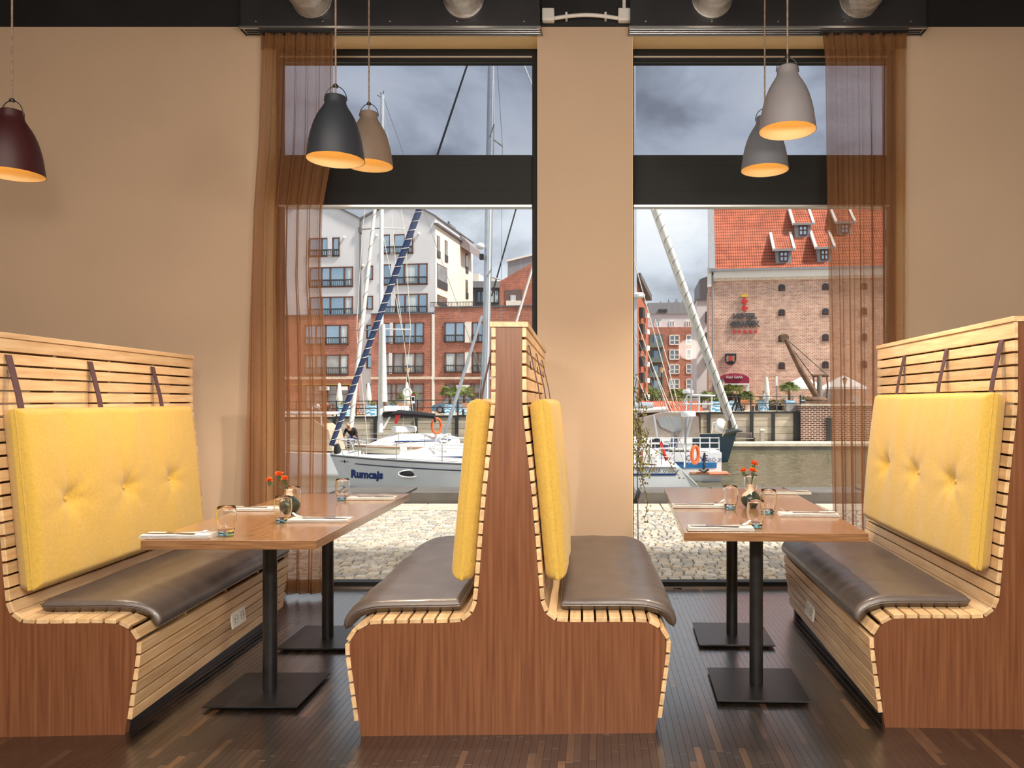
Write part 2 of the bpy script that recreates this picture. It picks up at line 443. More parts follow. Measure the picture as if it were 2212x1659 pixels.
# windows
def window(name, x0, x1, jl, jr, label):
    r = thing(name, label, 'window', ((x0+x1)/2, GY, 0), 0, None, 'structure'); h = (x1-x0)/2
    MB().bar(-h, -h+jl, -.03, .05, 0, TOPZ).build('jamb', M_frame, r)
    MB().bar(h-jr, h, -.03, .05, 0, TOPZ).build('jamb', M_frame, r)
    MB().bar(-h+jl, h-jr, -.03, .05, 3.682, TOPZ).build('head_rail', M_frame, r)
    MB().bar(-h+jl, h-jr, -.037, -.03, 3.700, 3.712).build('head_bead', M_steel, r)
    t = MB().bar(-h+jl, h-jr, -.055, .06, 2.668, 3.016).build('transom', M_frame, r)
    MB().bar(-h+jl, h-jr, -.058, -.055, 2.945, 2.949).build('seam', M_black, t)
    MB().bar(-h+jl, h-jr, -.058, -.055, 2.768, 2.772).build('seam', M_black, t)
    MB().bar(-h+jl, h-jr, -.060, .0, 2.655, 2.668).build('transom_bead', M_steel, r)
    MB().bar(-h+jl, h-jr, -.03, .05, 0, .042).build('sill_rail', M_frame, r)
    MB().bar(-h+jl, h-jr, -.04, -.03, .0, .012).build('sill_bead', M_steel, r)
    MB().bar(-h+jl, h-jr, 0, .006, .042, 2.66).build('pane', M_pane, r)
    MB().bar(-h+jl, h-jr, 0, .006, 3.016, 3.682).build('pane', M_screenpane, r, label='sun-screened upper pane')
window('window_1', XL0, XL1, .030, .055, 'tall dark-framed window left of the plastered pillar')
window('window_2', XR0, XR1, .018, .055, 'tall dark-framed window right of the plastered pillar')

# plenum boxes with slot diffusers, ducts, conduit
for i, (x0, x1, side) in enumerate(((-2.354, -.387, 'left'), (.213, 2.159, 'right'))):
    r = thing('air_plenum', 'dark sheet-metal air plenum above the %s window' % side, 'air duct', ((x0+x1)/2, 5.057, 3.776), 0, 'plenum boxes'); h = (x1-x0)/2
    MB().bar(-h, h, -.057, .054, 0, .60).build('casing', M_plenum, r)
    for k in range(5):
        MB().ball((-h+.1+k*(2*h-.2)/4, -.058, .03), .006).build('screw', M_steel, r)
    d = thing('slot_diffuser', 'silver linear slot diffuser above the %s window' % side, 'air vent', ((x0+x1)/2, 5.057, 3.776), 0, 'slot diffusers')
    MB().bar(-h-.01, h+.01, -.060, -.047, -.014, -.0005).build('edge_rail', M_steel, d)
    MB().bar(-h-.01, h+.01, .045, .056, -.014, -.0005).build('edge_rail', M_steel, d)
    for k in range(3):
        y = -.030+k*.028
        MB().box((0, y, -.008), (2*h, .013, .004), Matrix.Rotation(.5, 3, 'X')).build('vane', M_steel, d)
    for sx in (-1, 1): MB().bar(sx*(h+.01), sx*(h+.013), -.060, .056, -.014, -.0005).build('end_cap', M_blackmetal, d)
M_foil = mat('crumpled_foil_duct', (.72, .71, .70), .35, .12, 14, bump=.6, bscale=22, metal=.5)
for i, px in enumerate((677, 1003, 1537, 1853)):
    x = (px-PX)/F*5.0; b = MB(); n = 46; rr = random.Random(i)
    pts = []; rs = []
    for k in range(n):
        t = k/(n-1); pts.append((0, -t*1.75, .012*math.sin(t*5+i)+.10*t*t)); rs.append(.128*(1+.035*math.sin(k*2.3)+.02*rr.random()))
    b.tube(pts, rs, 22)
    r = thing('flexible_duct', ['silver flexible duct leftmost along the dark ceiling', 'silver flexible duct just left of the pillar top', 'silver flexible duct just right of the pillar top', 'silver flexible duct rightmost along the dark ceiling'][i], 'air duct', (x, 4.998, 3.945), 0, 'flexible air ducts')
    b.build('sleeve', M_foil, r, True)
    MB().lathe([(.134, 0), (.134, .03)], n=24).build('clamp_ring', M_steel, r, True, loc=(0, 0, 0), rot=(PI/2, 0, 0))
r = thing('cable_conduit', 'cream cable conduit with two junction boxes above the pillar', 'conduit', (-.08, WY, 3.88))
for px in (1185, 1348):
    p = P(px, 38, WY); bx = MB().bbox((p.x+.08, -.026, p.z-3.88), (.082, .05, .086), .008).build('junction_box', M_whitepl, r, True)
    MB().bar(p.x+.08-.03, p.x+.08+.03, -.053, -.051, p.z-3.88-.03, p.z-3.88+.03).build('lid', M_whitepl, bx)
a_, c_ = P(1198, 44, WY), P(1335, 44, WY)
MB().tube([(a_.x+.08+(c_.x-a_.x)*t, -.028, a_.z-3.88+.022*math.sin(PI*t)) for t in [k/10 for k in range(11)]], .013, 10).build('conduit_pipe', M_whitepl, r, True)
MB().tube([(P(1348, 0, WY).x+.08, -.028, P(0, 26, WY).z-3.88), (P(1348, 0, WY).x+.08, -.028, .5)], .013, 10).build('conduit_pipe', M_whitepl, r, True)
for px in (1224, 1308): p = P(px, 40, WY); MB().bar(p.x+.08-.007, p.x+.08+.007, -.045, 0, p.z-3.88-.02, p.z-3.88+.022).build('pipe_clip', M_whitepl, r)

# ---------------------------------------------------------------- curtains
def curtain(label, edgeL, edgeR, ys, seed, warp, zbot):
    Yc = 5.028; rr = random.Random(seed)
    ph = [rr.random()*6.28 for _ in range(6)]
    def xe(tab, py):
        for (y0, x0), (y1, x1) in zip(tab, tab[1:]):
            if y0 <= py <= y1: return x0+(x1-x0)*(py-y0)/(y1-y0)
        return tab[-1][1] if py > tab[-1][0] else tab[0][1]
    ztop = P(0, 73, Yc).z
    def pt(u, v):
        z = ztop+(zbot-ztop)*v; py = PY-(z-CH)*F/Yc
        xl, xr = (xe(edgeL, py)-PX)/F*Yc, (xe(edgeR, py)-PX)/F*Yc
        uw = warp(u)
        drift = .35*math.sin(2.3*v+ph[0]+u*3)+.18*math.sin(5*v+ph[1])
        th = uw*2*PI*7+drift*1.5*min(1, v*4)
        amp = .042*(.5+.5*min(1, v*2.5))*(.75+.35*math.sin(uw*11+ph[2]))
        x = xl+(xr-xl)*(uw+.022*math.sin(2*th+ph[4])*min(1, .3+v)+.010*math.sin(u*41+ph[3]))
        return (x, Yc+amp*math.sin(th)+.006*math.sin(3.1*th+v*3), z)
    r = thing('curtain', label, 'curtain', (0, 0, 0), 0, 'sheer curtains')
    vh, vb = .027, .975
    MB().grid(lambda u, v: pt(u, vh+(vb-vh)*v), 260, 34).build('cloth', M_curtain, r, True, None)
    MB().grid(lambda u, v: pt(u, vh*v), 260, 3).build('heading_tape', M_hem, r, True, None)
    MB().grid(lambda u, v: pt(u, vb+(1-vb)*v), 260, 3).build('hem', M_hem, r, True, None)
    x0, x1 = pt(0, 0)[0], pt(1, 0)[0]
    MB().bar(min(x0, x1)-.01, max(x0, x1)+.01, Yc-.012, Yc+.012, ztop+.004, 3.761).build('rail', M_blackmetal, r)
    for k in range(10):
        p = pt((k+.5)/10, 0); MB().bar(p[0]-.004, p[0]+.004, Yc-.006, p[1]+.006 if p[1] > Yc else Yc+.006, ztop-.006, ztop+.006).build('glider', M_blackmetal, r)
    return r
curtain('sheer brown curtain drawn to the left of the left window', [(79, 562), (300, 552), (450, 541), (700, 533), (1291, 526)],
        [(79, 722), (330, 722), (450, 700), (600, 697), (700, 706), (900, 712), (1291, 708)], None, 4, lambda u: .18*u*u+.82*u, .03)
curtain('sheer brown curtain drawn to the right of the right window', [(79, 1778), (120, 1784), (450, 1788), (900, 1796), (1291, 1806)],
        [(79, 1957), (450, 1955), (1291, 1955)], None, 9, lambda u: u, .03)

# ---------------------------------------------------------------- benches
HALF = [(.575, 0), (.598, .17), (.621, .338), (.6145, .376), (.591, .408), (.558, .4285), (.524, .4362), (.37, .4375), (.2115, .4375), (.175, .4466), (.1446, .472), (.1247, .510), (.1166, .595), (.1066, .727), (.0904, .925), (.074, 1.079), (.0542, 1.26)]
def profile(H):
    pts = HALF+[(.0506, 1.31), (.0506, H-.022)]
    for _ in range(2):
        q = [pts[0]]
        for a, b in zip(pts, pts[1:]):
            q += [(a[0]*.75+b[0]*.25, a[1]*.75+b[1]*.25), (a[0]*.25+b[0]*.75, a[1]*.25+b[1]*.75)]
        pts = q+[pts[-1]]
    return pts
class Prof:
    def __init__(s, H):
        s.p = [Vector((x, z)) for x, z in profile(H)]; s.s = [0]
        for a, b in zip(s.p, s.p[1:]): s.s.append(s.s[-1]+(b-a).length)
        s.L = s.s[-1]
    def at(s, d):
        d = max(0, min(s.L-1e-6, d))
        for i in range(len(s.p)-1):
            if s.s[i+1] >= d:
                t = (d-s.s[i])/max(1e-9, s.s[i+1]-s.s[i]); p = s.p[i].lerp(s.p[i+1], t); break
        a, b = s.raw(d-.012), s.raw(d+.012); tg = (b-a).normalized()
        return p, tg, Vector((tg.y, -tg.x))            # point, tangent, outward normal
    def raw(s, d):
        d = max(0, min(s.L-1e-6, d))
        for i in range(len(s.p)-1):
            if s.s[i+1] >= d: return s.p[i].lerp(s.p[i+1], (d-s.s[i])/max(1e-9, s.s[i+1]-s.s[i]))
    def find(s, fn):
        for i in range(600):
            d = s.L*i/600
            if fn(s.raw(d)): return d
BL = 1.63
def bench(label, loc, rz, H):
    r = thing('slatted_bench', label, 'bench', loc, rz, 'slatted oak booth benches'); pf = Prof(H)
    right = [tuple(p) for p in pf.p]; poly = right+[(-x, z) for x, z in right[::-1]]
    for y0 in (0, BL-.03):
        MB().prism(poly, y0, y0+.03).build('end_panel', M_panel, r)
    rib = [(min(x-.004 if x > .06 else x-.002, .53 if z < .06 else 9), z) for x, z in right]; rpoly = rib+[(-x, z) for x, z in rib[::-1]]
    rme = MB().prism(rpoly, -.009, .009).mesh('rib', M_oak)
    for k in (1, 2, 3): put('rib', rme, r, (0, BL*k/4, 0))
    W_, T_ = .0432, .018
    sme = MB().bbox((0, 0, 0), (T_, BL, W_), .002).mesh('slat', M_oak)
    d = .082; n = 0
    while d < pf.L-.062:
        p, tg, no = pf.at(d)
        for sx in (1, -1):
            c = p+no*(T_/2+.0005)
            an = math.atan2(tg.x, tg.y)
            put('slat', sme, r, (sx*c.x, BL/2, c.y), (0, sx*an, 0))
        d += .0517
    rem = pf.L-(d-.0517+W_/2+.0085)
    for sx in (1, -1): MB().bbox((sx*(.0506+T_/2+.0005), BL/2, H-.0215-rem/2), (T_, BL, rem), .002).build('top_board', M_oak, r)
    for sx in (1, -1): MB().bar(sx*.535, sx*.550, .03, BL-.03, 0, .09).build('plinth', M_blackmetal, r)
    MB().bbox((0, BL/2, H-.010), (.152, BL+.012, .0215), .002).build('cap_rail', M_oak, r)
    return r, pf
benches = [bench('oak slat booth bench against the left wall, backrest at the frame edge', (-2.43, 2.947, 0), .0512, 1.58),
           bench('double-sided slatted booth bench standing in the middle before the pillar', (-.350, 2.976, 0), .025, 1.618),
           bench('oak slat booth bench at the right side of the room', (1.7247, 3.0216, 0), -.034, 1.645)]

def nz(x, y, z): return noise.noise(Vector((x, y, z)))
def cosmap(u, k=.7): return u*(1-k)+k*(.5-.5*math.cos(PI*u))
def seat_pad(label, bi, sx, seed, y0=.085, y1=1.56):
    root, pf = benches[bi]
    r = thing('seat_pad', label, 'seat cushion', root.location.copy(), root.rotation_euler.z, 'brown leather seat pads')
    s0 = pf.find(lambda p: p.y > .375); s1 = pf.find(lambda p: p.y > .42 and p.x < .192)
    LS, LT, T = s1-s0, y1-y0, .046
    def surf(u, v, side):
        s, t = cosmap(u, .8)*LS, cosmap(v, .8)*LT
        e = min(s, LS-s, t, LT-t)/.026
        off = T/2*math.sqrt(max(0, 1-(1-min(1, e))**2))
        cr_ = 1-math.exp(-((s-.10)/.10)**2)
        wr = .007*nz(t*20+seed, s*2.5, seed)*(1-cr_)+.005*nz(t*2.5+seed, s*14, 3.3+seed)*(.4+v)+.005*nz(t*5, s*4+seed, 1)
        puff = .012*math.sin(PI*u)**.6*math.sin(PI*v)**.6
        droop = .010*max(0, 1-s/.09)**2
        p, tg, no = pf.at(s0+s)
        h = .021+T/2-.002+side*off+(wr*min(1, e)+puff if side > 0 else 0)
        # lift slightly off the front curve like stiff leather
        h += .014*math.exp(-((s-.03)/.04)**2)
        q = p+no*h
        return (sx*q.x, y0+t, q.y)
    b = MB(); b.grid(lambda u, v: surf(u, v, 1), 46, 60); b.build('pad_top', M_leather, r, True, None)
    b = MB(); b.grid(lambda u, v: surf(u, v, -1), 30, 24); b.build('pad_base', M_leather, r, True, None)
    pts = []
    for k in range(101):
        a = k/100*4
        u, v = (a, 0) if a < 1 else (1, a-1) if a < 2 else (3-a, 1) if a < 3 else (0, 4-a)
        q = surf(min(1, max(0, u)), min(1, max(0, v)), 1); q2 = surf(.06+.88*u, .03+.94*v, 1)
        pts.append((q[0], q[1], q[2]+.008 if 0 < u else q[2]))
    MB().tube(pts, .0028, 6).build('welt_seam', M_leather, r, True, None)
    return r
seat_pad('brown leather seat pad under the left oak table edge', 0, 1, 1)
seat_pad('brown leather seat pad on the middle booth, facing the left table', 1, -1, 5, .085, 1.56)
seat_pad('brown leather seat pad on the middle booth, facing the right table', 1, 1, 8)
seat_pad('brown wrinkled leather seat pad on the right bench', 2, -1, 12)

def back_cushion(label, bi, sx, seed, H, y0=.03, y1=1.43):
    root, pf = benches[bi]
    r = thing('back_cushion', label, 'back cushion', root.location.copy(), root.rotation_euler.z, 'yellow backrest cushions')
    zt = H-.31; zb = zt-.718
    lo = pf.raw(pf.find(lambda p: p.y > .63)); hi = pf.raw(pf.find(lambda p: p.y > zt-.05))
    ax = Vector((hi.x-lo.x, hi.y-lo.y)).normalized(); no = Vector((ax.y, -ax.x))
    base = lo+no*.024+ax*((zb-lo.y)/ax.y)
    LH, LT, T = (zt-zb)/ax.y, y1-y0, .085
    BT = [(.24, .47), (.66, .47), (1.08, .47)]
    def surf(u, v, side):
        h, t = cosmap(u, .75)*LH, cosmap(v, .8)*LT
        e = min(h, LH-h, t, LT-t)/.03
        off = T/2*min(1, math.sqrt(max(0, 1-(1-min(1, e))**2)))
        d = 0; puff = 0
        if side > 0:
            puff = .020*(math.sin(PI*u)*math.sin(PI*v))**.5
            for (bt, bh) in BT:
                dx, dz = t-bt, h-bh*LH*.98
                rr = math.hypot(dx, dz)
                d -= .030*math.exp(-(rr/.045)**2)+.010*math.exp(-(rr/.12)**2)
                an = math.atan2(dz, dx)
                d += .0035*math.exp(-(rr/.16)**2)*math.cos(7*an+seed+bt*9)*min(1, rr/.03)
            d += .009*nz(t*6+seed, h*1.6, seed)+.003*nz(t*14, h*3, seed+4)*(1 if h > LH*.75 else .4)+.004*nz(t*2, h*2, seed+9)
        q = base+ax*h+no*(T/2+side*off+puff+d*min(1, e))
        return (sx*q.x, y0+t, q.y)
    MB().grid(lambda u, v: surf(u, v, 1), 70, 96).build('cover_front', M_yellow, r, True, None)
    MB().grid(lambda u, v: surf(u, v, -1), 24, 24).build('cover_back', M_yellow, r, True, None)
    pts = []
    for k in range(81):
        a = k/80*4
        u, v = (a, 0) if a < 1 else (1, a-1) if a < 2 else (3-a, 1) if a < 3 else (0, 4-a)
        u, v = .5+(u-.5)*.975, .5+(v-.5)*.985
        q = surf(u, v, 1); pts.append(q)
    MB().tube(pts, .003, 6).build('piping', M_yellow, r, True, None)
    for bt, bh in BT:
        h = bh*.98*LH; u = min((k/400 for k in range(401)), key=lambda q: abs(cosmap(q, .75)*LH-h)); v = min((k/400 for k in range(401)), key=lambda q: abs(cosmap(q, .8)*LT-bt))
        q = surf(u, v, 1); MB().ball((q[0]+sx*.003, q[1], q[2]), .011, 12, 8, (.6, 1, 1)).build('button', M_yellow, r, True, None)
    for ys in (.09, .62, 1.17):
        x0 = pf.raw(pf.find(lambda p: p.y > H-.11)).x+.0215
        top = Vector((x0, H-.095)); mid = base+ax*(LH-.002)+no*(T*.52)
        pth = [Vector((x0-.02, H-.089)), Vector((x0+.001, H-.0885)), Vector((x0+.004, H-.10)), top.lerp(mid, .35)+Vector((.003, 0)), top.lerp(mid, .7)+Vector((.004, 0)), mid+Vector((0, .004)), mid-Vector((0, .03))]
        b = MB()
        b.tube([(sx*p.x, ys, p.y) for p in pth], .0028, 4, True, sq=8.5)
        st = b.build('strap', M_strap, r)
        MB().tube([(sx*(x0+.006), ys-.014, H-.15), (sx*(x0+.010), ys-.014, H-.185)], .002, 6).build('buckle', M_blackmetal, st)
    return r
back_cushion('yellow buttoned back cushion strapped to the left wall bench', 0, 1, 2, 1.58)
back_cushion('yellow back cushion on the booth side facing the left table', 1, -1, 6, 1.618)
back_cushion('yellow back cushion on the booth side next to the plastered pillar', 1, 1, 11, 1.618)
back_cushion('yellow buttoned back cushion strapped to the right bench', 2, -1, 17, 1.645)

# power sockets let into the bench fronts
def socket(label, bi, sx, y, z):
    root, pf = benches[bi]; s = pf.find(lambda p: p.y > z); p, tg, no = pf.at(s); c = p+no*.0195
    r = thing('power_socket', label, 'socket', root.matrix_basis @ Vector((sx*c.x, y, c.y)), root.rotation_euler.z+(PI/2 if sx > 0 else -PI/2), 'double sockets')
    tilt = math.atan2(tg.x, tg.y)
    R = Matrix.Rotation(-tilt, 3, 'X')
    MB().bbox((0, -.004, 0), (.162, .011, .084), .003, R).build('cover_plate', M_whitepl, r)
    for k in (-1, 1):
        q = MB().lathe([(.0215, 0), (.0215, .003), (.0195, .003), (.018, -.006)], n=22).build('outlet', mat('outlet_grey', (.42, .42, .41), .4), r, True, loc=(k*.036, -.0095, 0), rot=(PI/2-tilt, 0, 0))
        for j in (-1, 1): MB().lathe([(.0026, 0), (.0026, .002)], n=8).build('pin_hole', M_blackmetal, q, loc=(j*.0095, 0, .0005))
socket('white double power socket in the left bench front', 0, 1, .93, .197)
socket('white double power socket in the right bench front', 2, -1, 1.02, .19)

# ---------------------------------------------------------------- tables
def table(label, loc, rz, W, L, cols):
    r = thing('dining_table', label, 'table', loc, rz, 'oak booth tables')
    MB().bbox((0, L/2, .75-.019), (W, L, .038), .002).build('tabletop', M_table, r)
    for yy in (0, L): MB().bar(-W/2+.001, W/2-.001, yy-.0008, yy+.0008, .7135, .7485).build('edge_band', M_tabedge, r)
    for (x, y) in cols:
        MB().lathe([(.0305, .02), (.0305, .712)], (x, y, 0), 28).build('column', M_blackmetal, r, True)
        p = MB().bbox((x, y, .016), (.40, .40, .008), .001).build('base_plate', M_blackmetal, r)
        MB().bar(x-.17, x+.17, y-.17, y+.17, 0, .012).build('base_foot', M_blackmetal, p)
        MB().bar(x-.11, x+.11, y-.11, y+.11, .700, .712).build('mounting_plate', M_blackmetal, r)
    return r
T1 = table('oak pedestal table on the left, beside the left wall bench', (-1.4805, 3.041, 0), .003, .703, 1.528, ((.012, .36), (.006, 1.11)))
T2 = table('oak pedestal table on the right, beside the right bench', (.7525, 3.211, 0), -.034, .775, 1.62, ((-.04, .25), (-.045, .995)))

# tumblers, napkins, cutlery
tum = thing('tumbler', 'x', 'glass', (0, 0, -50), 0, 'water glasses')
MB().lathe([(.0285, .0152), (.0285, .0155), (.0335, .03), (.0385, .05), (.0405, .066), (.0400, .085), (.0370, .108), (.0350, .119), (.0340, .1195), (.0332, .119), (.0352, .108), (.0382, .085), (.0387, .066), (.0367, .05), (.0316, .03), (.0270, .0185), (0, .0175)], n=40).build('bowl', M_glass, tum, True, None)
MB().lathe([(.0255, 0), (.0275, .001), (.0287, .006), (.0284, .0150), (0, .0150)], n=40).build('base', M_blueglass, tum, True, None)
def napkin_mesh():
    b = MB()
    # cross-section of a folded cloth: three soft layers joined at the fold
    for k in range(3):
        z0 = .0005+k*.0052; ins = .002*k
        def fn(u, v, z0=z0, ins=ins, k=k):
            a = u*2*PI; hx, hy = .143-ins, .046-ins*.6
            cx, cz = math.cos(a), math.sin(a)
            y = hy*math.copysign(abs(cx)**.35, cx); zz = z0+.0025+.0025*math.copysign(abs(cz)**.6, cz)
            x = (v*2-1)*hx*(1-.012*abs(cx)*(1 if k != 1 else .2))
            return (x, y+.0012*nz(x*14, k, 2), zz+.0012*nz(x*12, y*20, k))
        b.grid(fn, 20, 18, True)
        n0 = len(b.v)-20*18
        b.face([n0+i*18 for i in range(20)]); b.face([n0+i*18+17 for i in range(20)])
    return b.mesh('napkin', M_linen, True, 50)
NAP = napkin_mesh()
def fork_mesh():
    b = MB(); Z = .0185
    hp = [(-.095, .011, .0), (-.06, .0085, .0005), (-.02, .0042, .001), (.02, .003, .003), (.045, .0055, .005), (.056, .0115, .004)]
    for (x0, w0, z0), (x1, w1, z1) in zip(hp, hp[1:]):
        t = .0016
        n = len(b.v)
        for x, wd, z in ((x0, w0, z0), (x1, w1, z1)):
            b.v += [(x, -wd, Z+z-t), (x, wd, Z+z-t), (x, wd, Z+z+t*.3), (x, -wd, Z+z+t*.3)]
        for k in range(4): b.face((n+k, n+(k+1) % 4, n+4+(k+1) % 4, n+4+k))
    for k in range(4):
        y = (k-1.5)*.0064
        b.tube([(.054, y*.9, Z+.004), (.066, y, Z+.0025), (.082, y, Z+.008), (.098, y, Z+.021)], [.0022, .0019, .0017, .0009], 6)
    return b
def knife_mesh():
    b = MB(); Z = .0178
    poly = [(-.105, -.008), (-.04, -.0065), (-.02, -.0045), (.0, -.009), (.06, -.0105), (.098, -.006), (.106, .002), (.09, .0055), (.0, .0055), (-.02, .0045), (-.04, .0065), (-.105, .008)]
    b.prism(poly, Z, Z+.0022, 'Z')
    return b.mesh('table_knife', M_chrome)
FORK = fork_mesh().mesh('fork', M_chrome, True, 35); KNIFE = knife_mesh()
def setting(T, x, y, flip, where, rz=0):
    tz = .7502; rot = T.rotation_euler.z+rz
    loc = Vector((x, y, tz))
    tag(put('napkin', NAP, None, loc, (0, 0, rot)), 'folded grey linen napkin %s' % where, 'napkin', 'folded napkins')
    s = -1 if flip else 1
    R = Matrix.Rotation(rot, 4, 'Z')
    o = put('fork', FORK, None, loc+R @ Vector((s*.036, .012, 0)), (0, 0, rot+(0 if s > 0 else PI)+.06)); tag(o, 'steel fork on the napkin %s' % where, 'fork', 'forks on the napkins')
    o = put('table_knife', KNIFE, None, loc+R @ Vector((-s*.028, -.022, 0)), (0, 0, rot+(PI if s > 0 else 0)-.05)); tag(o, 'steel knife on the napkin %s' % where, 'knife', 'knives on the napkins')
setting(T1, -1.713, 3.11, False, 'at the near left corner of the left table', .02)
setting(T1, -1.752, 3.875, False, 'at the far left edge of the left table')
setting(T1, -1.2835, 3.515, True, 'midway along the right edge of the left table')
setting(T1, -1.280, 4.30, True, 'at the far right corner of the left table')
setting(T2, .527, 3.98, False, 'at the far left edge of the right table')
setting(T2, .528, 3.285, False, 'at the near left corner of the right table')
setting(T2, 1.019, 3.69, True, 'midway along the right edge of the right table')
setting(T2, 1.126, 4.55, True, 'at the far right corner of the right table')
GL = [(-1.545, 3.156, 'nearest on the left table, beside the corner napkin'), (-1.449, 3.49, 'in front of the vase on the left table'),
      (-1.56, 3.876, 'behind the vase on the left table'), (-1.437, 4.27, 'farthest on the left table, before the white yacht'),
      (.682, 3.92, 'left of the vase on the right table'), (.6976, 3.357, 'nearest on the right table'),
      (.8437, 3.76, 'right of the vase on the right table'), (.905, 4.50, 'farthest behind the vase on the right table')]
for i, (x, y, wh) in enumerate(GL):
    lb = 'clear tumbler with blue base '+wh
    if i == 0: tum.location = (x, y, .7502); tum['label'] = lb
    else: dup(tum, (x, y, .7502), .7*i, lb)

# vases with carnations
def two_tone(name, low, up, n):
    m = bpy.data.materials.new(name); m.use_nodes = True; t = m.node_tree; b = t.nodes['Principled BSDF']; b.inputs['Roughness'].default_value = .16
    tcn = nd(t, 'ShaderNodeTexCoord'); dp = nd(t, 'ShaderNodeVectorMath', operation='DOT_PRODUCT'); dp.inputs[1].default_value = n
    gt = nd(t, 'ShaderNodeMath', operation='GREATER_THAN'); gt.inputs[1].default_value = .072
    mx = nd(t, 'ShaderNodeMix', data_type='RGBA'); mx.inputs[6].default_value = (*low, 1); mx.inputs[7].default_value = (*up, 1)
    t.links.new(tcn.outputs['Object'], dp.inputs[0]); t.links.new(dp.outputs['Value'], gt.inputs[0]); t.links.new(gt.outputs[0], mx.inputs[0])
    t.links.new(mx.outputs[2], b.inputs['Base Color'])
    return m
M_vase = two_tone('two_tone_glaze', S(48, 58, 50), S(205, 180, 160), (-.45, 0, .9))
M_petal = mat('orange_red_petals', S(214, 62, 26), .7, .2, 60, col2=S(236, 130, 50))
M_stem = mat('green_stem', S(70, 98, 58), .6, .15, 20)
def vase(loc, label):
    r = thing('bud_vase', label, 'vase', loc, 0, 'bud vases')
    pr = [(.024, 0), (.028, .002), (.044, .018), (.0515, .036), (.050, .052), (.040, .070), (.024, .084), (.0155, .096), (.0145, .112), (.0165, .121), (.0140, .1205), (.012, .11), (.012, .09), (.0, .085)]
    MB().lathe(pr, n=36).build('body', M_vase, r, True, None)
def carnation(base, tip, label, seed, size=.024, bud=False):
    r = thing('carnation', label, 'flower', base, 0, 'carnations in the vases'); rr = random.Random(seed)
    d = Vector(tip)-Vector(base)
    mid = d*.5+Vector((rr.uniform(-.008, .008), 0, .006))
    MB().tube([(0, 0, 0), mid*.5, mid, d*.78, d-Vector((0, 0, size*.6))], .0019, 6).build('stem', M_stem, r, True)
    MB().lathe([(.003, -size*1.3), (.007, -size*1.0), (.0085, -size*.4), (.010, -size*.2)], tuple(d), 10).build('calyx', M_stem, r, True)
    b = MB()
    for k in range(26):
        a = rr.random()*6.28; el = rr.uniform(.0, 1.25); R = size*rr.uniform(.75, 1.1)
        c = Vector(d); dr = Vector((math.cos(a)*math.cos(el), math.sin(a)*math.cos(el), math.sin(el)))
        sd = dr.cross(Vector((0, 0, 1))).normalized(); w_ = R*.55
        n0 = len(b.v)
        for j in range(5):
            q = (j-2)/2; b.v.append(tuple(c+dr*R*(1-.10*q*q+.12*math.sin(j*2.6+k))+sd*w_*q*.9+Vector((0, 0, .10*R*math.sin(j*3+k)))))
        b.v.append(tuple(c+dr*R*.1-sd*.002)); b.v.append(tuple(c+dr*R*.1+sd*.002))
        b.face((n0+5, n0, n0+1, n0+2)); b.face((n0+5, n0+2, n0+6)); b.face((n0+6, n0+2, n0+3, n0+4))
    b.build('bloom', M_petal, r)
    for k in range(2):
        a = rr.random()*6.28; p = mid*(.7+.3*k); o = Vector((math.cos(a), math.sin(a), .5))*.022
        n = o.cross(Vector((0, 0, 1))).normalized()*.0045
        MB().quad(p, p+o*.5+n, p+o, p+o*.5-n).build('leaf', M_stem, r)
v1 = Vector((-1.525, 3.75, .7502)); v2 = Vector((.80, 3.98, .7502))
vase(v1, 'round two-tone bud vase on the left table'); vase(v2, 'round two-tone bud vase on the right table')
b1 = v1+Vector((0, 0, .10)); b2 = v2+Vector((0, 0, .10))
carnation(b1, P(582, 1039, 3.74), 'orange carnation leaning lowest left in the left vase', 1, .019)
carnation(b1, P(603, 1027, 3.76), 'orange carnation standing tallest in the left vase', 2, .022)
carnation(b1, P(614, 1036, 3.73), 'orange carnation at the right of the left vase', 3, .019)
carnation(b2, P(1606, 1018, 3.96), 'red carnation at the left of the right vase', 4, .019)
carnation(b2, P(1628, 1004, 3.99), 'red carnation standing tallest in the right vase', 5, .024)
carnation(b2, P(1626, 1019, 3.96), 'red carnation in the middle of the right vase', 6, .024)

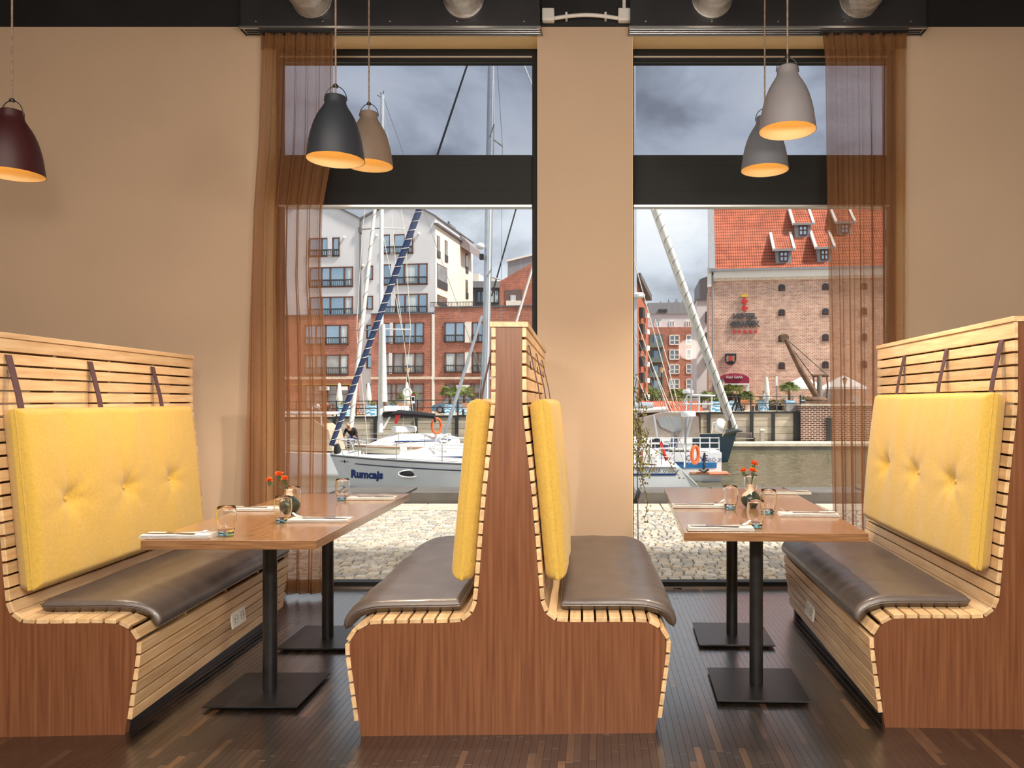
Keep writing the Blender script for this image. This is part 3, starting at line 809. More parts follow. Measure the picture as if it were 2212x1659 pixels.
# ---------------------------------------------------------------- pendant lamps
def pendant(label, loc, col, rough=.45):
    r = thing('pendant_lamp', label, 'lamp', loc, 0, 'bell pendant lamps')       # loc: rim centre
    R, H = .129, .290
    out = [(1, 0), (.985, .045), (.95, .16), (.905, .30), (.84, .43), (.76, .55), (.66, .66), (.56, .74), (.46, .81), (.395, .86), (.365, .90), (.36, .985), (.35, 1.0)]
    m = mat('lamp_enamel_'+label.split()[0], col, rough, .04, 5, spec=.5)
    MB().openlathe([(a*R, z*H) for a, z in out]+[(.02, H)], n=48).build('shade', m, r, True, None)
    MB().openlathe([((a-.015)*R, z*H+.0005) for a, z in out[:-1]]+[(.02, H*.98)], n=48).build('shade_lining', M_lining, r, True, None)
    k = R*.40
    MB().tube([(k*math.cos(a), .0, H*.93+math.sin(a)*.068) for a in [PI*i/18 for i in range(19)]], .0022, 6).build('bail_handle', M_blackmetal, r, True)
    MB().lathe([(.010, H*.93+.062), (.012, H*.93+.066), (.012, H*.93+.072), (.006, H*.93+.078)], n=16).build('cord_cap', M_blackmetal, r, True)
    MB().tube([(0, 0, H*.99), (0, 0, 4.4-loc[2])], .0042, 8).build('cord', M_cord, r, True)
    bl = MB().ball((0, 0, .135), .028, 16, 10).build('bulb', M_bulb, r, True, None)
    l = bpy.data.lights.new('pendant_bulb_light', 'SPOT'); l.energy = LAMP_W; l.color = (1, .82, .62); l.spot_size = math.radians(128); l.spot_blend = .6; l.shadow_soft_size = .03
    lo = bpy.data.objects.new('pendant_bulb_light', l); COL.objects.link(lo); lo.parent = r; lo.location = (0, 0, .004)
    return r
LAMP_W = 80
M_lining = mat('warm_white_lining', (.85, .70, .42), .7, .02, 3)
M_bulb = mat('glowing_bulb', (.9, .8, .6), .5, 0, 1, emit=(1, .55, .16), es=10)
M_cord = mat('braided_cord', S(150, 128, 112), .8, .2, 60)
pendant('slate-blue bell pendant lamp hanging in front above the left table', (P(725, 346, 3.47)), S(50, 54, 62))
pendant('beige bell pendant lamp hanging behind the slate-blue one', (P(797, 358, 4.15)), S(140, 122, 108))
pendant('pale grey bell pendant lamp hanging highest above the right table', (P(1701, 283, 3.47)), S(134, 130, 134))
pendant('mid-grey bell pendant lamp half hidden behind the pale one', (P(1652, 368, 4.15)), S(118, 122, 132))
pendant('maroon bell pendant lamp cut by the left frame edge', (P(26, 377, 3.47)), S(62, 24, 26))
# ================================================================ OUTSIDE
GZ, WZ = -.03, -2.31                                    # pavement and water levels
class Lp:                                               # local metres from photo pixels at one depth
    def __init__(s, px, py, Y): s.px, s.py, s.Y, s.k = px, py, Y, Y/F; s.o = P(px, py, Y)
    def x(s, px): return (px-s.px)*s.k
    def z(s, py): return -(py-s.py)*s.k
    def p(s, px, py, y=0): return (s.x(px), y, s.z(py))
    def bar(s, b, x0, x1, y0, y1, ya, yb): return b.bar(s.x(x0), s.x(x1), y0, y1, s.z(ya), s.z(yb))
# ---------------------------------------------------------------- quay paving
SETT = tinted('granite_sett', .8, .4, .22, (20, 20, 20))
M_joint = mat('sandy_joint', S(92, 80, 66), .95, .3, 5, col2=S(84, 84, 56), bump=.3, bscale=60)
pav = struct(MB().bar(-14, 14, 5.40, 9.27, -.4, GZ-.022).build('pavement', M_joint), 'cobbled quay pavement of small granite setts', 'pavement')
rs_ = random.Random(21); setts = []
y = 5.47; row = 0
while y < 9.25:
    d = rs_.uniform(.070, .086); x = -5.2+rs_.random()*.1
    while x < 4.6:
        wd = rs_.uniform(.068, .105)
        if (-3.4 < x*5.5/y < 2.7): setts.append((x+wd/2+.03*math.sin(y*2.2), y+d/2+.02*math.sin(x*1.3+row*.0), wd-.011, d-.011, rs_.random()))
        x += wd
    y += d; row += 1
ST = [S(*c) for c in ((196, 186, 172), (178, 170, 160), (208, 198, 182), (186, 172, 154), (166, 160, 152), (200, 184, 164))]
def sett_into(b, s, world=True):
    x, y, wd, dp, q = s; rr = random.Random(int(q*1e6)); n = len(b.v); b.tint = ST[int(q*6) % 6]
    hz = GZ+rr.uniform(-.004, .004)-(GZ if not world else 0)
    ox, oy = (x, y) if world else (0, 0)
    for z, ins in ((-.03, 0), (-.008, 0), (0, .010)):
        for sx, sy in ((-1, -1), (1, -1), (1, 1), (-1, 1)):
            b.v.append((ox+sx*(wd/2-ins)+rr.uniform(-.005, .005), oy+sy*(dp/2-ins)+rr.uniform(-.005, .005), hz+z+(rr.uniform(-.003, .003) if ins else 0)))
    for r in range(2):
        for k in range(4): b.face((n+r*4+k, n+r*4+(k+1) % 4, n+r*4+4+(k+1) % 4, n+r*4+4+k))
    b.face((n+8, n+9, n+10, n+11))
def sett_seen(s):
    px = PX+s[0]*F/s[1]; py = PY-(GZ-CH)*F/s[1]
    ok = (705 < px < 1000 or 1372 < px < 1800) and py < 1258
    return s[1] if ok else 99
order = sorted(setts, key=sett_seen); nearS = set(order[:300])
for s in order[:300]:
    b = MB(); sett_into(b, s, False); put('cobble', b.mesh('cobble', SETT), pav, (s[0], s[1], GZ))
b = MB()
for s in setts:
    if s not in nearS: sett_into(b, s)
o = b.build('cobble_field', SETT, pav); o['kind'] = 'stuff'
M_slab = mat('pale_kerb_slab', S(206, 192, 172), .8, .1, 3, bump=.1, bscale=30)
M_kerb = mat('dark_quay_granite', S(112, 106, 100), .8, .12, 3, bump=.15, bscale=25, rnd=True)
ks = struct(MB().bar(-14, 14, 9.27, 10.55, -.5, GZ-.02).build('kerb', M_kerb), 'stone edge of the near quay', 'kerb')
sm = MB().bbox((0, 0, 0), (.985, .56, .05), .006).mesh('slab', M_slab); km = MB().prism([(-.5, -.08), (.44, -.08), (.5, .075), (-.44, .075)], -.32, .32).mesh('kerb_stone', M_kerb)
for k in range(-8, 8):
    put('paving_slab', sm, ks, (k*1.0+.3, 9.56, GZ-.022)); put('kerb_stone', km, ks, (k*1.0, 10.19, .035))
struct(MB().bar(-60, 60, 10.5, 10.9, -6, -.06).build('quay_face', M_kerb), 'dark stone face of the near quay', 'quay')

# water
m = bpy.data.materials.new('harbour_water'); m.use_nodes = True; t = m.node_tree; b = t.nodes['Principled BSDF']; MATS['water'] = m
b.inputs['Base Color'].default_value = (*S(104, 98, 76), 1); b.inputs['Roughness'].default_value = .06; b.inputs['IOR'].default_value = 1.33
tcn = nd(t, 'ShaderNodeTexCoord'); mpn = nd(t, 'ShaderNodeMapping'); mpn.inputs['Scale'].default_value = (.55, 1, 1)
nn = nd(t, 'ShaderNodeTexNoise'); nn.inputs['Scale'].default_value = 2.0; nn.inputs['Detail'].default_value = 5; nn.inputs['Roughness'].default_value = .6
bp = nd(t, 'ShaderNodeBump'); bp.inputs['Strength'].default_value = 1; bp.inputs['Distance'].default_value = .15
t.links.new(tcn.outputs['Object'], mpn.inputs[0]); t.links.new(mpn.outputs[0], nn.inputs['Vector']); t.links.new(nn.outputs['Fac'], bp.inputs['Height']); t.links.new(bp.outputs['Normal'], b.inputs['Normal'])
def wave(x, y):
    return .030*nz(x*.9, y*1.8, .3)+.034*nz(x*2.1+5, y*3.6, 1.7)+.016*nz(x*5, y*8, 3.1)
wb = MB()
wb.grid(lambda u, v: (lambda x, y: (x, y, WZ+wave(x, y)))(-24+50*u, 11+46.5*v**1.25), 330, 380)
for q in ((-160, -24, 10.8, 60), (26, 160, 10.8, 60), (-24, 26, 57.5, 60)): wb.quad((q[0], q[2], WZ), (q[1], q[2], WZ), (q[1], q[3], WZ), (q[0], q[3], WZ))
struct(wb.build('water', m, None, True, None), 'rippled brown-green harbour water', 'water')

# ---------------------------------------------------------------- far quay
def pz(x): return .29+.0117*x                           # promenade level
M_prom = mat('promenade_paving', S(196, 178, 156), .9, .15, 1.5, bump=.2, bscale=8)
struct(MB().quad((-120, 58, pz(-120)), (120, 58, pz(120)), (120, 260, pz(120)), (-120, 260, pz(-120))).build('promenade', M_prom), 'paved promenade on the far quay', 'pavement')
M_conc = mat('quay_concrete', S(198, 184, 164), .9, .12, .7, stretch=(1, 1, 3), bump=.15, bscale=8, rnd=True)
M_dark = mat('black_ironwork', (.03, .032, .034), .5, .1, 8)
M_wdark = mat('quay_wall_core', S(120, 110, 96), .9, .1, 1)
qw = struct(MB().bar(-60, 15.0, 58.12, 58.6, -5, -.42).build('wall_far_quay', M_wdark), 'concrete panel wall of the far quay', 'quay wall')
posts = [-31, -27.9, -24.8, -21.7]+[(q-PX)/F*58 for q in (723, 811, 899, 987, 1075, 1163)]+[(q-PX)/F*58 for q in (1484.5, 1531, 1577, 1623.5, 1670, 1717, 1724)]
for xa, xb in zip(posts, posts[1:]):
    top = pz((xa+xb)/2)-.12
    for k in range(5):
        h = (top+2.25)/5
        MB().bbox(((xa+xb)/2, 58.06, -2.25+h*(k+.5)), (xb-xa-.02, .12, h-.025), .008).build('wall_panel', M_conc, qw)
    MB().bar(xa, xb, 57.9, 58.3, top, top+.14).build('coping', M_dark, qw)
for xa in posts: MB().bar(xa-.12, xa+.12, 57.86, 58.02, WZ-.2, pz(xa)-.1).build('wall_post', M_dark, qw)
def railing(label, xs, x0, x1):
    r = thing('railing', label, 'railing', (x0, 58.1, pz(x0)), 0, 'quay railings')
    for x in xs: MB().tube([(x-x0, 0, pz(x)-pz(x0)-.02), (x-x0, 0, pz(x)-pz(x0)+1.25)], .05, 8).build('post', M_dark, r)
    for h in (1.18, .62): MB().tube([(0, 0, h), (x1-x0, 0, pz(x1)-pz(x0)+h)], .032, 8).build('rail', M_dark, r)
X58 = lambda q: (q-PX)/F*58.1
railing('black iron railing on the far quay left of the middle booth', [X58(q) for q in (640, 727, 815, 902, 989, 1076)], X58(610), X58(1110))
railing('black iron railing on the far quay right of the pillar', [X58(q) for q in (1410, 1515, 1622, 1729)], X58(1376), X58(1731))
M_redbrick = brickmat('red_brick', S(186, 108, 84), S(158, 82, 62), S(196, 168, 150), .30, .10, .9, .012)
M_oldbrick = brickmat('old_hotel_brick', S(214, 160, 132), S(172, 108, 82), S(236, 214, 196), .36, .115, .9, .024)
M_dkbrick = brickmat('dark_pier_brick', S(120, 78, 66), S(98, 62, 54), S(214, 196, 180), .42, .14, .9, .025)
r = thing('brick_pier', 'dark brick pier block under the old crane', 'pier', P(1731, 957, 57.5))
q = Lp(1731, 957, 57.5)
q.bar(MB(), 1731, 1960, 0, 6, 970, 877).build('block', M_dkbrick, r)
q.bar(MB(), 1729, 1962, -.1, 6.1, 877, 873.5).build('coping', M_conc, r)
q.bar(MB(), 1785, 1797, -.12, 0, 957, 902).build('ladder_plate', M_dark, r)
r = thing('pontoon', 'long pale floating pontoon along the far quay', 'pontoon', (24, 54, WZ))
MB().bar(-18.5, 12, 0, 3.35, .36, .55).build('deck', mat('pontoon_deck', S(226, 212, 186), .85, .08, 2), r)
MB().bar(-18.3, 12, .1, 3.4, -.3, .36).build('float', mat('pontoon_float', S(150, 140, 124), .85, .15, 1), r)
# furniture on the pontoon
q = Lp(1608, 953.4, 56.9)
r = thing('park_bench', 'grey slatted bench on the pontoon', 'bench', q.o)
M_greyw = mat('grey_planks', S(150, 140, 132), .8, .1, 6)
for k in range(4): q.bar(MB(), 1584, 1627, .5-.04*k, .56-.04*k, 945-k*2.7, 943.2-k*2.7).build('slat', M_greyw, r)
for k in range(3): MB().bar(q.x(1584), q.x(1627), -.1+k*.16, .03+k*.16, q.z(948), q.z(946.8)).build('slat', M_greyw, r)
for px in (1587, 1629): MB().bar(q.x(px)-.04, q.x(px)+.04, -.1, .5, 0, q.z(946)).build('leg', M_dark, r)
q = Lp(1646, 953.4, 56.9); r = thing('power_pedestal', 'grey mooring power pedestal on the pontoon', 'pedestal', q.o)
q.bar(MB(), 1642, 1650, -.15, .15, 957, 930).build('body', mat('pedestal_grey', S(170, 160, 150), .6), r); q.bar(MB(), 1641.5, 1650.5, -.17, .17, 930, 926.5).build('cap', M_whitepl, r)

# ---------------------------------------------------------------- boats
class Hull:
    def __init__(s, L, B, fb, fs, rake=.7, stern=.82, ster_rake=.0): s.L, s.B, s.fb, s.fs, s.rake, s.st, s.sr = L, B, fb, fs, rake, stern, ster_rake
    def sheer(s, x): t = max(0, min(1, x/s.L)); return s.fs+(s.fb-s.fs)*(1-t)**1.9
    def hb(s, x, z):
        zr = max(-.4, min(1, z/s.sheer(x))); xb = s.rake*(1-zr)
        t = max(0, (x-xb)/(s.L-xb)); t = min(1, t)
        B = (1-(1-min(1, t/.58))**2.3) if t < .58 else 1-(1-s.st)*((t-.58)/.42)**2
        sec = .93+.07*max(0, zr)**.8 if zr >= 0 else .93+zr*.9
        return s.B/2*B*sec
    def parts(s, r, mh, md, mwl=None, nx=46, nz_=9, scoop=0):
        def side(sg):
            def fn(u, v):
                x = s.L*u**1.15; zt = s.sheer(x)
                if scoop and x > s.L-scoop: zt = s.fs-(s.fs-.28)*((x-(s.L-scoop))/scoop)
                z = -.35+(zt+.35)*v
                return (max(x, s.rake*(1-max(-.3, z/s.sheer(x)))), sg*s.hb(x, z), z)
            return fn
        b = MB(); b.grid(side(-1), nx, nz_); b.grid(side(1), nx, nz_)
        n = nx*nz_
        for j in range(nz_-1):                          # transom
            i1 = (nx-1)*nz_+j; b.face((i1, i1+1, n+i1+1, n+i1))
        h = b.build('hull', mh, r, True, 50)
        d = MB()
        def dk(u, v):
            x = s.L*u**1.15; z = s.sheer(x)
            if scoop and x > s.L-scoop: z = s.fs-(s.fs-.28)*((x-(s.L-scoop))/scoop)
            y = s.hb(x, s.sheer(x)); return (x, y*(2*v-1)*.995, z+.05*(1-(2*v-1)**2)-.01)
        d.grid(dk, nx, 7).build('deck', md, r, True, 50)
        return h
    def strip(s, x0, x1, f0, f1, name, m, r, off=.012, n=40):
        return MB().grid(lambda u, v: ((lambda x, z: (x, -s.hb(x, z)-off, z))(x0+(x1-x0)*u, f0(x0+(x1-x0)*u)*(1-v)+f1(x0+(x1-x0)*u)*v)), n, 3).build(name, m, r, True, None)
    def text(s, txt, size, x, z, m, r, **kw):
        me = textmesh(txt, size, .004, **kw); me.materials.clear(); me.materials.append(m)
        for v in me.vertices:
            X, Z = x+v.co.x, z+v.co.y; v.co = (X, -s.hb(X, Z)-.016+v.co.z*.1, Z)
        me.update(); return put('lettering', me, r)
    def flip(s): pass
def line(r, name, a, b, rad, m, n=6): return MB().tube([a, b], rad, n).build(name, m, r)
def furled(r, name, a, b, ra, rb, m, wrap=None, turns=30, mw=None):
    a, b = Vector(a), Vector(b); N = 18
    o = MB().tube([a.lerp(b, k/N) for k in range(N+1)], [ra+(rb-ra)*k/N for k in range(N+1)], 10).build(name, m, r, True)
    if mw:
        d = (b-a).normalized(); x = d.orthogonal().normalized(); y = d.cross(x); pts = []
        for k in range(turns*8+1):
            t = k/(turns*8); an = 2*PI*turns*t; R = (ra+(rb-ra)*t)*1.02
            pts.append(a.lerp(b, t)+(x*math.cos(an)+y*math.sin(an))*R)
        MB().tube(pts, .018, 4).build('spiral_line', mw, o)
    return o
M_gel = mat('white_gelcoat', S(236, 238, 242), .22, .03, 1.5, spec=.6)
M_deck = mat('white_deck', S(240, 232, 224), .6, .04, 2)
M_creamgel = mat('cream_gelcoat', S(252, 244, 222), .3, .03, 1.5)
M_navy = mat('navy_trim', S(38, 66, 122), .4, .05, 4)
M_navysail = mat('navy_sail_cover', S(52, 66, 104), .8, .15, 6, bump=.3, bscale=12)
M_alu = mat('mast_aluminium', S(196, 200, 206), .35, .05, 3, metal=.5)
M_white = mat('white_paint', (.84, .84, .83), .45, .03, 4)
M_sail = mat('white_sailcloth', S(238, 232, 222), .8, .06, 5, bump=.2, bscale=8)
M_wire = mat('rigging_wire', S(150, 148, 146), .4, .05, 5, metal=.4)
M_wirew = mat('pale_rope', S(226, 216, 200), .8, .05, 9)
M_red = mat('red_fabric', S(206, 50, 50), .7, .1, 6)
M_orange = mat('orange_lifebuoy', S(236, 116, 66), .6, .08, 6)
M_teak = mat('teak', S(196, 140, 104), .7, .12, 5, stretch=(1, 9, 9))
M_text = mat('navy_lettering', S(28, 58, 128), .5, .02, 5)
M_greytext = mat('grey_lettering', S(84, 84, 92), .5, .02, 5)
M_blackpl = mat('black_plastic', (.02, .02, .022), .5, .1, 6)
M_inox = mat('stainless_tube', (.78, .78, .79), .18, .03, 5, metal=1)

# big white yacht moored along the near quay
BY = 31.2; LB = 14.95
r = thing('sailing_yacht', 'long white sailing yacht lettered Rumcajs, bow to the left', 'boat', (P(712, 985, BY).x, BY, WZ))
Y1 = r; H = Hull(LB, 3.9, 1.42, 1.06, .62, .86)
M_gelstern = M_gel
H.parts(r, M_gel, M_deck, scoop=.8)
kx = lambda px, Y=29.4: P(px, 0, Y).x-r.location.x
kz = lambda py, Y=29.4: P(0, py, Y).z-WZ
H.strip(.06, LB-.9, lambda x: H.sheer(x)-.085, lambda x: H.sheer(x)-.035, 'toe_rail', mat('grey_rubbing_strake', S(104, 104, 110), .4), r, .02)
H.strip(kx(765, 30.6), kx(1400), lambda x: H.sheer(x)-.33, lambda x: H.sheer(x)-.285, 'pinstripe', mat('slate_stripe', S(70, 78, 96), .4), r)
H.strip(kx(735, 31), kx(757, 31), lambda x: H.sheer(x)-.26, lambda x: H.sheer(x)-.24, 'bow_mark', M_blackpl, r)
H.strip(kx(745, 31), kx(747.5, 31), lambda x: H.sheer(x)-.31, lambda x: H.sheer(x)-.19, 'bow_mark', M_blackpl, r)
H.strip(.5, LB-.6, lambda x: .02, lambda x: .10, 'boot_stripe', M_navy, r)
H.text('Rumcajs', .44, kx(790, 30.5), kz(1027, 30.3), M_text, r, shear=.12, bold=.022)
MB().ball((0, 0, 0), 1, 20, 10, (.42, .05, .11)).build('port_light', M_blackpl, r, True, None, loc=(kx(879), -H.hb(kx(879), .72)-.0, kz(1026))); 
MB().tube([(kx(879)+.46*math.cos(a), -H.hb(kx(879), .72)-.035, kz(1026)+.14*math.sin(a)) for a in [2*PI*k/24 for k in range(25)]], .03, 6).build('port_light_rim', M_white, r, True)
H.strip(kx(1366, 29.5), kx(1461, 29.5), lambda x: kz(1027.5), lambda x: kz(1023), 'stern_stripe', M_navy, r)
H.text('BAVARIA cruiser', .23, kx(1421, 29.5), kz(1016.5, 29.5), M_greytext, r, shear=.2)
# coach roof
def cabin(r, x0, x1, w, h, m, name='coach_roof', zb=1.0, ramp=1.6):
    def fn(u, v):
        x = x0+(x1-x0)*u; hh = h*min(1, (x-x0)/ramp+.02)*(1-.25*max(0, (u-.8)/.2)); a = PI*v
        return (x, -math.cos(a)*w/2*(.75+.25*min(1, u*3))*(1 if 0 < v < 1 else 1.04), zb(x)+hh*min(1, math.sin(a)*1.5)**.8)
    b = MB(); b.grid(fn, 24, 17); n0 = len(b.v)-17; b.face([n0+k for k in range(17)]); return b.build(name, m, r, True, 60)
cab = cabin(r, 2.6, 10.8, 2.7, .50, M_deck, zb=lambda x: H.sheer(x)+.02)
MB().grid(lambda u, v: (4.4+6*u, -1.365-.001, H.sheer(4.4+6*u)+.16+.07*v*min(1, u*4)), 20, 2).build('coach_stripe', M_navy, cab)
for k in range(3): MB().bar(7.2+k*1.1, 7.9+k*1.1, -.6, .2, H.sheer(8)+.53, H.sheer(8)+.58).build('hatch', mat('smoked_acrylic', (.06, .07, .08), .15, .1, 4), cab)
# mast, stays, boom
mb = Vector((kx(1046, BY), 0, 1.5)); mt = Vector((kx(1064, BY), 0, kz(-25, BY)))
ms = MB().tube([mb, mb.lerp(mt, .5), mt], [.15, .15, .13], 14).build('mast', M_alu, r, True)
MB().tube([mb+Vector((.09, -.13, 0)), mt+Vector((.09, -.11, 0))], .03, 6).build('mast_track', M_white, ms)
fo = Vector((kx(716, BY), 0, kz(962, BY)))
furled(r, 'furled_genoa', fo, Vector((kx(906, BY), 0, kz(452, BY))), .10, .13, M_navysail, mw=M_wirew, turns=26)
furled(r, 'forestay', Vector((kx(906, BY), 0, kz(452, BY))), mt, .05, .03, M_dark)
for sg in (-1, 1):
    for t in (.38, .68):
        p0 = mb.lerp(mt, t); line(r, 'spreader', p0, p0+Vector((.35, sg*1.3, .05)), .035, M_alu)
    line(r, 'shroud', (mb.x+.4, sg*1.75, 1.15), mb.lerp(mt, .68)+Vector((.35, sg*1.3, .05)), .012, M_wire)
    line(r, 'shroud', mb.lerp(mt, .68)+Vector((.35, sg*1.3, .05)), mt, .012, M_wire)
    line(r, 'shroud', (mb.x-.1, sg*1.7, 1.15), mb.lerp(mt, .38), .012, M_wire)
    line(r, 'backstay', (LB-.3, sg*1.2, 1.1), mt, .012, M_wire)
line(r, 'boom', mb+Vector((.2, 0, 1.3)), mb+Vector((5.6, 0, 1.45)), .11, M_alu, 10)
p0 = mb.lerp(mt, .45); MB().ball(tuple(Vector((kx(1040, BY), -.3, kz(535, BY)))), .14, 12, 8, (1.3, 1, 1)).build('radar_reflector', M_white, ms, True)
MB().box(tuple(Vector((kx(1043, BY), -.3, kz(558, BY)))), (.16, .2, .22)).build('deck_light', M_blackpl, ms)
# stanchions, lifelines, pulpit, deck gear
def rail_set(r, H, xs, h, m, sides=(-1, 1), lines=2):
    for sg in sides:
        for x in xs: line(r, 'stanchion', (x, sg*(H.hb(x, H.sheer(x))-.08), H.sheer(x)), (x, sg*(H.hb(x, H.sheer(x))-.08), H.sheer(x)+h), .016, m)
        for k in range(lines):
            MB().tube([(x, sg*(H.hb(x, H.sheer(x))-.08), H.sheer(x)+h*(1-.48*k)) for x in xs], .007, 5).build('lifeline', m, r)
rail_set(r, H, [1.35, 3.05, 4.95, 6.9, 8.9, 10.8, 12.4], .66, M_inox)
MB().tube([(1.35, -.62, 1.9), (.75, -.42, 2.0), (.1, 0, 2.05), (.75, .42, 2.0), (1.35, .62, 1.9)], .018, 7).build('pulpit', M_inox, r, True)
for sg in (-1, 1):
    for x in (.45, 1.0): line(r, 'pulpit_leg', (x+.25, sg*(.25+.3*x), H.sheer(x)), (x, sg*(.2+.22*x), 1.98), .018, M_inox)
for sg in (-1, 1):                                       # stern pushpit
    MB().tube([(12.4, sg*1.62, 1.72), (13.5, sg*1.6, 1.75), (14.05, sg*1.1, 1.75)], .02, 7).build('pushpit', M_white, r, True)
    MB().tube([(12.4, sg*1.62, 1.42), (13.5, sg*1.6, 1.42), (14.05, sg*1.1, 1.42)], .014, 7).build('pushpit', M_white, r, True)
    for x, yy in ((13.5, 1.6), (14.05, 1.1)): line(r, 'pushpit_leg', (x, sg*yy, 1.0), (x, sg*yy, 1.75), .018, M_inox)
# grey sprayhood hoops seen left of the booth
for k in range(2):
    MB().tube([(kx(932)+k*.5, -1.2, 1.55), (kx(934)+k*.1, -1.15, 2.15), (kx(934)+k*.1, 1.15, 2.2), (kx(932)+k*.5, 1.2, 1.55)], .025, 7).build('sprayhood_hoop', M_white, r, True)
MB().tube([(kx(935), -1.15, 2.15), (kx(1030), -1.15, 2.12)], .03, 7).build('grab_rail', M_white, r)
MB().bbox((kx(1401), -1.2, 1.42), (.86, .55, .60), .06).build('liferaft_case', M_white, r, True)
for dx in (-.22, .05): MB().box((kx(1401)+dx, -1.2, 1.42), (.03, .57, .615)).build('raft_strap', [M_red, mat('green_strap', S(40, 110, 70), .7)][dx > 0], r)
line(r, 'antenna_pole', (kx(1489), -.3, .9), (kx(1491), -.3, 2.95), .05, M_inox)
MB().lathe([(.22, 0), (.30, .03), (.30, .18), (.25, .24), (.05, .25)], (kx(1497), -.3, 2.95), 20).build('radar_dome', M_white, r, True)
line(r, 'ensign_staff', (13.9, -.5, 1.2), (14.4, -.5, 2.2), .02, M_inox)
MB().grid(lambda u, v: (13.6-.1*u+.25*v, -.62+.08*math.sin(u*7+v*3), 2.0-.75*v-.1*u), 8, 8).build('ensign', M_red, r, True)
MB().tube([(kx(1508)+.18*math.cos(a)*.8, -.9+.1*math.cos(a), 1.45+.34*math.sin(a)) for a in [2*PI*k/20 for k in range(21)]], .075, 8).build('lifebuoy', M_orange, r, True)
MB().lathe([(.13, 0), (.15, .1), (.12, .35), (.02, .4)], (kx(725, 31), 0, 1.45), 12).build('windlass', M_blackpl, r, True)
MB().bbox((kx(854), -.6, 1.58), (.24, .2, .33), .02).build('instrument_pod', M_whitepl, r)
MB().grid(lambda u, v: (3.2+.9*u, -.9+.5*v, 1.36+.14*math.sin(PI*u)*math.sin(PI*v)+.03*nz(u*6, v*6, 1)), 10, 8).build('folded_cover', mat('taupe_canvas', S(120, 106, 98), .9), r, True)

# cream sailing boat behind it
B2Y = 43.0; rz2 = math.radians(38)
r = thing('sailing_boat', 'cream sailing boat with white mast behind the long yacht', 'boat', (P(752, 0, 41).x, 41, WZ), rz2)
H2 = Hull(7.6, 2.9, 1.25, 1.0, .7, .7); H2.parts(r, M_creamgel, M_deck)
H2.strip(.3, 7.2, lambda x: H2.sheer(x)-.12, lambda x: H2.sheer(x)-.03, 'rubbing_strake', M_teak, r, .03)
H2.strip(.8, 7.2, lambda x: H2.sheer(x)-.52, lambda x: H2.sheer(x)-.44, 'hull_stripe', M_navy, r, .02)
c2 = cabin(r, 1.4, 6.2, 2.0, .62, M_deck, zb=lambda x: H2.sheer(x)+.02, ramp=1.4)
MB().grid(lambda u, v: (2.2+3.4*u, -1.02, H2.sheer(3)+.22+.09*v), 12, 2).build('cabin_stripe', M_navy, c2)
MB().bbox((3.2, 0, 2.0), (1.3, .7, .35), .1).build('liferaft_case', M_white, r, True)
inv = Matrix.Rotation(-rz2, 4, 'Z') @ Matrix.Translation(-Vector(r.location))
LPt = lambda px, py, Y: inv @ P(px, py, Y)
m0, m1 = LPt(822, 934, 42.6), LPt(826, 205, 42.6)
ms = MB().tube([m0, m1], [.14, .10], 12).build('mast', M_white, r, True)
furled(r, 'mainsail_roll', LPt(829, 868, 42.5), LPt(828, 700, 42.5), .20, .10, M_sail)
furled(r, 'furled_jib', LPt(757, 932, 41.2), LPt(810, 450, 42), .13, .09, M_sail, mw=M_wire, turns=14)
line(r, 'forestay', LPt(810, 450, 42), LPt(826, 215, 42.6), .02, M_wire)
for (py, xa, xb) in ((493, 783, 874), (711, 770, 887)):
    line(r, 'spreader', LPt(xa, py+2, 42.6), LPt(824, py, 42.6), .04, M_wire); line(r, 'spreader', LPt(824, py, 42.6), LPt(xb, py+1, 42.6), .04, M_white)
for a, b in (((783, 495), (815, 240)), ((770, 713), (783, 495)), ((770, 713), (795, 960)), ((874, 494), (828, 240)), ((887, 712), (874, 494)), ((887, 712), (868, 950)), ((870, 720), (828, 510)), ((846, 460), (860, 640)), ((860, 640), (900, 950))):
    line(r, 'shroud', LPt(*a, 42.6), LPt(*b, 42.6), .016, M_wirew)
line(r, 'backstay', LPt(828, 210, 42.6), LPt(1060, 860, 44), .014, M_wire)
MB().bbox(tuple(LPt(856, 883, 42.6)), (1.5, .18, .3), .05).build('boom', M_white, r)
MB().tube([LPt(828, 896, 42.6), LPt(860, 893, 42.6), LPt(900, 895, 42.6), LPt(938, 899, 42.6), LPt(940, 912, 42.6)], [.14, .2, .18, .15, .06], 8).build('sail_cover', mat('dark_sail_cover', S(48, 46, 50), .9), r, True)
for k in range(3): line(r, 'red_line', LPt(856+k*4, 896, 42.4), LPt(853+k*2, 915, 42.4), .03, M_red)
line(r, 'solid_vang', LPt(828, 926, 42.6), LPt(846, 893, 42.6), .06, M_white)
MB().tube([LPt(943, 920, 43)+Vector((.28*math.cos(a), 0, .42*math.sin(a))) for a in [2*PI*k/18 for k in range(19)]], .08, 7).build('lifebuoy', M_orange, r, True)
rail_set(r, H2, [1.0, 2.4, 3.8, 5.2, 6.6], .62, M_inox)
for px, py in ((815, 205), (829, 196), (822, 200)): line(r, 'masthead_antenna', LPt(825, 212, 42.6), LPt(px, py, 42.6), .02, M_blackpl)
